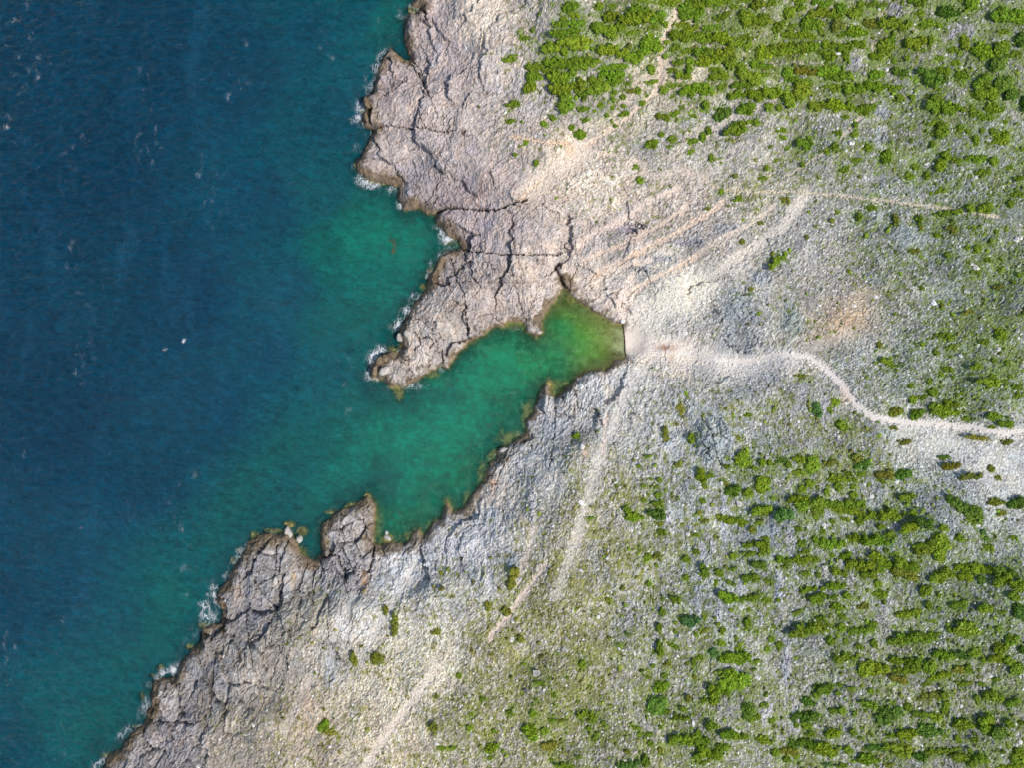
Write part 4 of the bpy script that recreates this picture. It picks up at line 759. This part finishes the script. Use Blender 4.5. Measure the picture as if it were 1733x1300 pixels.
_, ozw, ocolw, odw, _, _ = sea_sheet(OX.ravel(), OY.ravel(), False)
oq = np.stack([oi[:-1, :-1], oi[:-1, 1:], oi[1:, 1:], oi[1:, :-1]], -1).reshape(-1, 4)
oq = oq[~insw.ravel()[oq].all(1) & (sq.ravel()[oq] < 8).any(1) & ~((OX.ravel()[oq] > 20) & (np.abs(OY.ravel()[oq]) < 110)).any(1)]
used, inv = np.unique(oq, return_inverse=True)
tag(link('open_sea', mesh_np('open_sea', np.stack([OX.ravel(), OY.ravel(), ozw * 0 - .14], 1)[used], inv.reshape(-1, 4), M_water, ocolw[used], {'depth': odw[used]}, smooth=True)), kind='structure')

# foam: broken water along the exposed rocks and a few white caps
foam = np.zeros(wx.shape, F)
for fu, fv, r, s in FOAM:
    m = (np.abs(wu - fu) < r * 3) & (np.abs(wv - fv) < r * 3)
    foam[m] = foam[m] + s * np.exp(-(((wu[m] - fu) ** 2 + (wv[m] - fv) ** 2) / (r * (1.5 if r > 4 else 1)) ** 2)) * (.75 if r > 4 else 1)
foam = np.minimum(foam, 1.3) * np.clip(.85 + 2.0 * fbm(wx * F(.28), wy * F(.28), 3, 171), .1, 2)
foam *= np.where(wx < -62, .62, 1) * np.where(wx > -75, .35 + .65 * np.exp(-np.maximum(-wsd - .5, 0) / 2.2), 1)
st_n = fbm(wx * F(.10) + .5 * fbm(wx * F(.05), wy * F(.05), 2, 177), wy * F(.026), 2, 175)
cap = sstep(.0, .5, st_n) * sstep(-.1, .55, fbm(wx * F(.6), wy * F(.3), 3, 181)) * .9 + .22 * sstep(.0, .5, fbm(wx * F(.3), wy * F(.3), 3, 183)) * sstep(10, 22, np.clip(wd, 0, 30)) * (.55 + 1.7 * sstep(260, 20, wu) * sstep(700, 200, wv)) * sstep(760, 150, wu)
foam = np.clip(np.maximum(foam * 1.25, cap * .42), 0, 1.5) * sstep(.6, 0, wsd)
fq = wq[(foam[wq] > .12).any(1)]; used, inv = np.unique(fq, return_inverse=True)
FV = WVv[used].copy(); FV[:, 2] += .02
tag(link('sea_foam', mesh_np('sea_foam', FV, inv.reshape(-1, 4), M_foam, None, {'foam': foam[used]}, smooth=True)), kind='stuff')
tick('sea')

# ------------------------------------------------------------------ shrubs
rng = np.random.RandomState(11)

def shrub_mesh(name, asp, seed, leaves, stems=False):
    """lumpy crown of leaf clumps over a few domes; unit half-width 1 across, asp along"""
    r = np.random.RandomState(seed)
    k = max(8, int(10 * asp)); cen = []
    for i in range(k):
        a = r.rand() * 6.283; q_ = math.sqrt(r.rand()) * .62
        if asp > 1.3: cx = (-1 + 2 * (i + .5) / k) * (asp - .5) + r.randn() * .12; cy = r.uniform(-.5, .5) * (1 - .35 * abs(cx / asp))
        else: cx, cy = q_ * math.cos(a), q_ * math.sin(a)
        rr = r.uniform(.18, .52); cen.append((cx * 1.12, cy * 1.12, r.uniform(.1, .42) * (1 - .35 * (abs(cx) / asp) ** 2), rr))
    cen = np.array(cen)
    vs_, qs, cs = [], [], []
    # inner mass
    for (cx, cy, cz, rr) in cen:
        b = len(vs_); nseg, nr = 8, 4
        for j in range(nr):
            th = (j + .35) / nr * math.pi * .62
            for i in range(nseg):
                ph = i / nseg * 6.283 + j * .4; w = rr * .86 * r.uniform(.85, 1.1)
                vs_.append((cx + w * math.sin(th) * math.cos(ph), cy + w * math.sin(th) * math.sin(ph), max(0, cz + w * .95 * math.cos(th)) if j < nr - 1 else 0.0)); cs.append([.85 * r.uniform(.8, 1.15)] * 3)
        for j in range(nr - 1):
            for i in range(nseg): qs.append((b + j * nseg + i, b + j * nseg + (i + 1) % nseg, b + (j + 1) * nseg + (i + 1) % nseg, b + (j + 1) * nseg + i))
        qs.append((b, b + 2, b + 4, b + 6))
    n = 0
    while n < leaves:
        i = r.randint(k); cx, cy, cz, rr = cen[i]
        d = r.randn(3); d /= np.linalg.norm(d)
        if d[2] < -.15: continue
        w = rr * (r.uniform(.86, 1.12) if r.rand() < .85 else r.uniform(1.1, 1.55)); p = np.array([cx, cy, cz]) + d * w
        dd = np.sqrt(((p - cen[:, :3]) ** 2).sum(1)) / cen[:, 3]; dd[i] = 9
        if dd.min() < .80 or p[2] < 0.02: continue
        nn = d + r.randn(3) * .55; nn /= np.linalg.norm(nn)
        t = np.cross(nn, r.randn(3)); t /= np.linalg.norm(t); bt = np.cross(nn, t)
        s = r.uniform(.05, .13) * (1.5 if r.rand() < .15 else 1); b = len(vs_)
        br = r.uniform(.66, 1.38) * (1 + .0 * d[2])
        yy = r.uniform(.85, 1.25)
        for sa, sb, lift in ((-1, -.7, 0), (1, -.6, .0), (1.1, .7, -.2), (-.9, .8, -.2)):
            vs_.append(tuple(p + t * s * sa + bt * s * sb + nn * s * lift)); cs.append([br * yy, br, br * .9])
        qs.append((b, b + 1, b + 2, b + 3)); n += 1
    return mesh_np(name, np.array(vs_), np.array(qs), M_leaf, np.array(cs, dtype=F)), cen
def stem_mesh(name, cen):
    vs_, fs = [], []
    for (cx, cy, cz, rr) in cen[:6]:
        b = len(vs_)
        for t, w in ((0, .05), (.55, .032), (1, .012)):
            for i in range(5):
                a = i / 5 * 6.283; vs_.append((cx * (.35 + .6 * t) + w * math.cos(a), cy * (.35 + .6 * t) + w * math.sin(a), -.12 + t * (cz + rr * .7 + .12)))
        for j in range(2):
            for i in range(5): fs.append((b + j * 5 + i, b + j * 5 + (i + 1) % 5, b + (j + 1) * 5 + (i + 1) % 5, b + (j + 1) * 5 + i))
    return mesh_np(name, np.array(vs_), np.array(fs), M_wood)
ASP = [1.0, 1.0, 1.0, 1.35, 1.35, 1.8, 1.8, 2.4, 2.4, 3.2]
LV = [520, 480, 560, 640, 620, 800, 760, 950, 980, 1200]
variants = []
for i, (a, nlv) in enumerate(zip(ASP, LV)):
    me, cen = shrub_mesh('shrub_foliage', a, 100 + i, nlv); variants.append((a, me, stem_mesh('shrub_stem', cen)))
tick('shrub variants')
TONE = {'n': (.245, .370, .026), 'd': (.14, .26, .030), 'o': (.29, .315, .045), 'b': (.135, .28, .07)}
TNAME = {'n': 'green', 'd': 'dark green', 'o': 'olive', 'b': 'bluish'}
LM = [(1125,95,'the top dirt fork'),(975,258,'the sandy trail junction'),(940,20,'the upper sandy slope'),(1245,60,'the top centre thickets'),(1240,220,'the slope under those thickets'),(1400,40,'the crowded top edge'),(1530,60,'the top right outcrop'),(1690,30,'the top right corner'),(1640,150,'the upper right thickets'),(1430,200,'the narrow earth trail'),(1600,230,'the upper right slope'),(1290,325,'the straight trail, left end'),(1600,352,'the straight trail, right end'),(1460,350,'the straight trail middle'),(1310,440,'the middle dirt track'),(1560,480,'the open grey scree'),(1690,480,'the right edge middle'),(1600,660,'the patch above the path'),(1420,650,'the main path bend'),(1690,620,'the main path end'),(1250,560,'the cove path rocks'),(1000,750,'the cove south rock'),(1205,745,'the bluish slab outcrop'),(1110,850,'the vertical shrub column'),(1330,790,'the rows beyond the outcrop'),(1440,860,'the lower right slope top'),(1640,860,'the darkest thicket'),(1640,780,'the pale gravel bed'),(1280,930,'the lower right slope edge'),(1560,960,'the wide shrub rows'),(1700,950,'the right edge thickets'),(1165,1050,'the lone bluish shrub'),(1250,1150,'the big bottom clump'),(1110,1195,'the square bottom shrub'),(1180,1260,'the bottom long thicket'),(985,1210,'the bottom grass slope'),(1400,1060,'the low leftmost thicket'),(1530,1080,'the longest shrub bank'),(1680,1080,'the lower right edge'),(1470,1210,'the bottom clumps'),(1600,1200,'the bottom right rows'),(1700,1270,'the bottom right corner'),(1360,1270,'the bottom edge pair'),(560,1240,'the bottom left slab'),(660,1060,'the white rock slope'),(850,1000,'the pinkish footpath'),(760,1200,'the pale bottom trail'),(870,1240,'the bottom trail grass')]
DIRS = ['right of', 'above and right of', 'above', 'above and left of', 'left of', 'below and left of', 'below', 'below and right of']
ORD = ['leftmost', 'second', 'third', 'fourth', 'fifth', 'sixth', 'seventh', 'eighth', 'ninth', 'tenth', 'eleventh', 'twelfth', 'thirteenth', 'fourteenth']
def describe(s):
    u, v, rx, ry, ang, tone = s
    L = min(LM, key=lambda l: (l[0] - u) ** 2 + (l[1] - v) ** 2)
    if math.hypot(L[0] - u, L[1] - v) < 16: rel = 'at'
    else: rel = DIRS[int(round(math.atan2(L[1] - v, u - L[0]) / (math.pi / 4))) % 8]
    asp = max(rx, ry) / min(rx, ry); size = 'large' if rx * ry > 260 else ('' if rx * ry > 120 else 'small')
    shape = 'long' if asp > 2 else ('oval' if asp > 1.35 else 'round')
    return ' '.join(w for w in (size, shape, TNAME[tone], 'shrub', rel, L[2]) if w)
big = shr[:296]; rest = shr[296:]
labs = {}
for i, s in enumerate(big): labs.setdefault(describe(s), []).append(i)
final = {}
for k_, ids_ in labs.items():
    ids_.sort(key=lambda i: big[i][0])
    for j, i in enumerate(ids_):
        if len(ids_) == 1: final[i] = k_
        elif len(ids_) == 2: final[i] = ('left ' if j == 0 else 'right ') + k_
        else: final[i] = ('leftmost ' if j == 0 else ORD[j] + ' from left ') + k_
def settle(s):
    x, y, z = true_xy(s[0], s[1]); return x, y, z
bx_, by_, bz_ = true_xy(np.array([s[0] for s in shr]), np.array([s[1] for s in shr]))
gz = detail(bx_.astype(F), by_.astype(F))['z']
def place(i, s, j0=None):
    u, v, rx, ry, ang, tone = s
    kz = (H - gz[i]) / H
    if ry > rx: rx, ry, ang = ry, rx, ang + 90
    asp = rx / ry
    cand = [j for j in range(len(ASP)) if abs(math.log(ASP[j] / min(asp, 3.2))) < .19] or [min(range(len(ASP)), key=lambda j: abs(ASP[j] - asp))]
    j = cand[rng.randint(len(cand))]; a, me, st = variants[j]
    sy = (ry * 1.14 + .8) * S * kz; sx = (rx * 1.1 + .8) * S * kz / a
    hgt = .62 * min(sy, 1.8) + .15
    flip = rng.rand() < .5
    return me, st, (float(bx_[i]), float(by_[i]), float(gz[i]) - .05), (float(sx), float(sy), float(hgt)), math.radians(ang) + (math.pi if flip else 0) + rng.randn() * .13
for i, s in enumerate(big):
    me, st, loc, scl, rz = place(i, s)
    tc = np.array(TONE[s[5]]) * rng.uniform(.82, 1.15) * np.array([rng.uniform(.85, 1.12), 1, rng.uniform(.8, 1.3)])
    if i < 150:
        root = bpy.data.objects.new('shrub', None); C.objects.link(root); root.location = loc; root.rotation_euler = (0, 0, rz); root.scale = scl; root.empty_display_size = .5
        f = link('foliage', me, root); f.color = (*tc, 1); link('stem', st, root)
    else:
        root = link('shrub', me); root.location = loc; root.rotation_euler = (0, 0, rz); root.scale = scl; root.color = (*tc, 1)
    tag(root, final[i], 'shrub', 'wind-shaped shrubs on the stony slopes')
# the small ones and the uncountable scrub, as one mass
def bake(meshes_cols):
    Vs, Qs, Cs = [], [], []; b = 0
    for (co, qd, cl, loc, scl, rz, tc) in meshes_cols:
        c_, s_ = math.cos(rz), math.sin(rz); p = co * np.array(scl)
        x = p[:, 0] * c_ - p[:, 1] * s_; y = p[:, 0] * s_ + p[:, 1] * c_
        Vs.append(np.stack([x + loc[0], y + loc[1], p[:, 2] + loc[2]], 1)); Qs.append(qd + b); Cs.append(cl * np.array(tc)); b += len(co)
    return np.concatenate(Vs), np.concatenate(Qs), np.concatenate(Cs)
def grab(me):
    co = np.empty(len(me.vertices) * 3, F); me.vertices.foreach_get('co', co)
    qd = np.empty(len(me.loops), np.int32); me.loops.foreach_get('vertex_index', qd)
    cl = np.empty(len(me.vertices) * 4, F); me.attributes['Col'].data.foreach_get('color', cl)
    return co.reshape(-1, 3), qd.reshape(-1, 4), cl.reshape(-1, 4)[:, :3]
small_var = [grab(shrub_mesh('s', 1.0, 300 + i, 110)[0]) for i in range(4)] + [grab(shrub_mesh('s', 1.6, 310 + i, 150)[0]) for i in range(3)]
items = []
for i, s in enumerate(rest, start=296):
    u, v, rx, ry, ang, tone = s; kz = (H - gz[i]) / H
    j = rng.randint(4) if rx / ry < 1.35 else 4 + rng.randint(3); a = 1 if j < 4 else 1.6
    tc = np.array(TONE[tone]) * rng.uniform(.8, 1.15)
    items.append((*small_var[j], (bx_[i], by_[i], gz[i] - .04), (rx * 1.2 * S * kz / a, ry * 1.2 * S * kz, .8 * ry * S + .1), math.radians(ang) + rng.randn() * .1, tc))
Vb, Qb, Cb = bake(items)
tag(link('small_shrubs', mesh_np('small_shrubs', Vb, Qb, M_leaf_s, Cb)), kind='stuff')
tick('shrubs')

# ------------------------------------------------------------------ low scrub, herb tufts and loose stones, by the thousand
def scatter(n, seed, accept):
    r = np.random.RandomState(seed)
    x = r.uniform(-112, 134, n).astype(F); y = r.uniform(-101, 101, n).astype(F)
    m = sd_near(x, y)[..., 0] > 2.0; x, y = x[m], y[m]
    d = detail(x, y); ok = accept(d, r.rand(len(x)), x, y)
    return x[ok], y[ok], {k: v[ok] for k, v in d.items()}, r
def blobs(x, y, z, rad, hgt, rz, col, tmpl, q3):
    n = len(x); k = len(tmpl)
    r = np.random.RandomState(77)
    P = np.repeat(tmpl[None], n, 0) * (1 + .28 * r.randn(n, k, 1).astype(F))
    P = P * np.stack([rad * r.uniform(.75, 1.3, n), rad, hgt], 1)[:, None, :]
    c_, s_ = np.cos(rz)[:, None], np.sin(rz)[:, None]
    Px = P[..., 0] * c_ - P[..., 1] * s_ + x[:, None]; Py = P[..., 0] * s_ + P[..., 1] * c_ + y[:, None]; Pz = P[..., 2] + z[:, None]
    Vv = np.stack([Px, Py, Pz], -1).reshape(-1, 3)
    Tt = (q3[None] + (np.arange(n) * k)[:, None, None]).reshape(-1, 3)
    Cc = np.repeat(col[:, None, :], k, 1) * (1 + .30 * r.randn(n, k, 1))
    return Vv, Tt, np.clip(Cc, .004, .85).reshape(-1, 3)
dome = np.array([(math.cos(a), math.sin(a), 0) for a in np.arange(6) * math.pi / 3] + [(.55 * math.cos(a), .55 * math.sin(a), .8) for a in np.arange(3) * 2.094 + .5] , F)
dome_t = np.array([(0,1,6),(1,2,7),(1,7,6),(2,3,7),(3,4,8),(3,8,7),(4,5,8),(5,0,6),(5,6,8),(6,7,8)])
x, y, d, r = scatter(52000, 21, lambda d, q, x, y: (q < (.08 + d['veg'] * .9 + .7 * np.clip(d['prox'] - .15, 0, 1)) * (d['vm'] * .8 + .2) * (d['veg'] + d['prox'] * .2 > .015)) & (d['path'] < .3) & (d['grav'] < .3) & (d['beach'] < .1))
print('tufts', len(x))
yl = np.clip(d['yel'] * (1 - .8 * d['prox']) + r.randn(len(x)) * .3, 0, 1)[:, None]
tc = np.array([.20, .31, .028]) * (1 - yl) + np.array([.29, .26, .07]) * yl
tc = tc * r.uniform(.65, 1.3, (len(x), 1))
rad = np.exp(r.randn(len(x)) * .38 - 1.25).clip(.12, .75)
Vb, Tb, Cb = blobs(x, y, d['z'] - .04, rad, rad * .75, r.rand(len(x)) * 6.28, tc, dome, dome_t)
tag(link('herb_tufts', mesh_np('herb_tufts', Vb, Tb, M_leaf_s, Cb, tris=True)), kind='stuff')
stn = np.array([(1,0,.1),(.3,.9,0),(-.8,.6,.1),(-.8,-.6,0),(.3,-.9,.1),(.1,0,.8)], F)
stn_t = np.array([(0,1,5),(1,2,5),(2,3,5),(3,4,5),(4,0,5)])
x, y, d, r = scatter(60000, 22, lambda d, q, x, y: (q < d['rub'] * .8 + .03) & (d['path'] < .5) & (d['beach'] < .1))
print('stones', len(x))
cc = lin((224, 219, 212)) * r.uniform(.45, 1.2, (len(x), 1)); rad = np.exp(r.randn(len(x)) * .40 - 1.75).clip(.08, .8)
Vb, Tb, Cb = blobs(x, y, d['z'] - .03, rad, rad * .8, r.rand(len(x)) * 6.28, cc, stn, stn_t)
tag(link('loose_stones', mesh_np('loose_stones', Vb, Tb, M_slope, Cb, tris=True)), kind='stuff')
tick('scatter')

# ------------------------------------------------------------------ single boulders and odd things one can point to
def boulder(name, u, v, rx, ry, h, ang, mat, label, seed, z=None, cat='boulder'):
    import bmesh
    r = np.random.RandomState(seed); bm = bmesh.new(); bmesh.ops.create_icosphere(bm, subdivisions=3, radius=1)
    pl = r.randn(9, 3); pl /= np.linalg.norm(pl, axis=1)[:, None]; off = r.uniform(.62, .92, 9)
    for w in bm.verts:
        p = np.array(w.co); p = p / np.linalg.norm(p)
        t = p @ pl.T; k = 1.0
        for a, o_ in zip(t, off):
            if a > 1e-3: k = min(k, o_ / a)
        w.co = Vector(p * max(k, .45) * (1 + .04 * r.randn()))
        w.co.x *= rx * S; w.co.y *= ry * S; w.co.z *= h
    me = bpy.data.meshes.new(name); bm.to_mesh(me); bm.free(); me.materials.append(mat)
    x, y, zz = true_xy(np.array([u]), np.array([v]))
    if z is None: z = float(detail(x.astype(F), y.astype(F))['z'][0])
    o = link(name, me); o.location = (float(x[0]), float(y[0]), z + h * .3); o.rotation_euler = (0, 0, math.radians(ang)); tag(o, label, cat)
    return o
boulder('boulder', 1054, 543, 4.5, 4.5, .6, 20, M_white, 'round white boulder at the upper end of the small cove beach', 1)
boulder('boulder', 656, 911, 6.5, 4, .7, -35, M_pale, 'pale oblong boulder in the shallow inlet beside the square rocky headland', 2, z=-.1)
boulder('boulder', 654, 902, 3.4, 4.5, .6, -20, M_pale, 'small pale boulder just above the oblong one in the shallow inlet', 3, z=-.2)
boulder('boulder', 467, 983, 4, 7, .7, 0, M_pale, 'pale angular block lying in the joints of the grey shore rock', 4)
boulder('boulder', 488, 902, 6.5, 10.5, 1.3, 8, M_pale, 'pale rock standing in brown shallows off the lower shore', 5, z=-.2)
boulder('boulder', 507, 913, 5.5, 7.5, 1.1, -15, M_pale, 'smaller pale rock right of the one standing in the brown shallows', 6, z=-.2)
boulder('boulder', 1340, 596, 2.8, 2.6, .35, 0, M_white, 'small white stone on the upper edge of the main path bend', 7)
boulder('boulder', 1437, 243, 2.6, 2.6, .35, 0, M_white, 'small white stone beside the narrow earth trail at upper right', 8)
boulder('boulder', 1297, 775, 3.2, 3.2, .4, 0, M_pale, 'single pale stone on the slope right of the slab outcrop', 9)
boulder('boulder', 985, 756, 4.5, 5, .6, 20, M_white, 'white boulder just below the lone round shrub under the cove', 10)
boulder('boulder', 381, 1108, 2.4, 3.6, .5, -20, M_pale, 'pale stone wedged in a crack of the dark lower shore', 11)
boulder('boulder', 742, 546, 4, 4, .5, 0, M_pale, 'rounded pale boulder resting on the rocky peninsula', 12)
boulder('boulder', 651, 627, 10, 7, .9, 35, M_pale, 'grey boulder at the tip of the peninsula among brown rocks', 13)
boulder('boulder', 677, 571, 6, 8, 1.0, 10, M_pale, 'pinkish boulder on the seaward edge of the peninsula', 14)
boulder('boulder', 691, 565, 6, 7, .9, 60, M_pale, 'pale boulder between the peninsula and the pinkish one', 15)
boulder('boulder', 643, 610, 5, 9, .9, -20, M_wetrock, 'upright brown wet rock at the outer tip of the peninsula', 16)
boulder('boulder', 635, 628, 4.5, 11, .9, -12, M_wetrock, 'leftmost brown rock washed by foam off the peninsula', 17)
boulder('boulder', 652, 606, 5.5, 7, .8, 20, M_wetrock, 'brown rock right of the upright one at the peninsula tip', 18)
boulder('boulder', 623, 176, 6, 12, 1.2, 10, M_wetrock, 'tall brown rock in the surf below the upper headland', 19)
boulder('boulder', 621, 200, 5, 9, .9, 15, M_wetrock, 'lower brown rock in the surf below the upper headland', 20)
boulder('boulder', 852, 762, 8, 4, .6, 10, M_pale, 'pale slab at the water edge on the inner shore', 21)

# seaweed line along the beach edge
def weed_line():
    r = np.random.RandomState(4); vs_, fs = [], []
    P = [(1054.5,549),(1056,560),(1057,570),(1057.5,580),(1058,592),(1059,604)]
    pts = [];
    for (a, b) in zip(P[:-1], P[1:]):
        for t in np.linspace(0, 1, 8, endpoint=False): pts.append((a[0] + (b[0] - a[0]) * t, a[1] + (b[1] - a[1]) * t))
    for (u, v) in pts:
        x, y = p2w(u + r.randn() * .25, v); w = r.uniform(.08, .19); b = len(vs_)
        vs_ += [(x - w, y, -.03), (x - w * .4, y, .16 + .1 * r.rand()), (x + w * .5, y, .17 + .1 * r.rand()), (x + w, y, .0)]
        if b: fs += [(b - 4 + i, b - 3 + i, b + 1 + i, b + i) for i in range(3)]
    o = link('seaweed_line', mesh_np('seaweed_line', np.array(vs_), np.array(fs), M_weed)); return o
tag(weed_line(), 'thin dark line of washed-up seaweed along the cove beach', 'seaweed')
def drift():
    r = np.random.RandomState(9); vs_, fs = [], []
    for k in range(22):
        t = r.rand(); u = 662 + 7 * math.sin(t * 2.6) - 1.5 * t + r.randn() * 1.1; v = 403 + 26 * t + r.randn() * 1.5
        x, y = p2w(u, v); a = r.rand() * 6.28; L = r.uniform(.2, .5); w = .07; b = len(vs_); z = .16 + r.rand() * .05
        for (p, q_) in ((-L, -w), (L, -w), (L, w), (-L, w)): vs_.append((x + p * math.cos(a) - q_ * math.sin(a), y + p * math.sin(a) + q_ * math.cos(a), z - (abs(p) - L) * 0))
        fs.append((b, b + 1, b + 2, b + 3))
    return link('drifting_seaweed', mesh_np('drifting_seaweed', np.array(vs_), np.array(fs), M_kelp))
tag(drift(), 'orange brown seaweed drifting in green water left of the headland', 'seaweed')
tick('done')
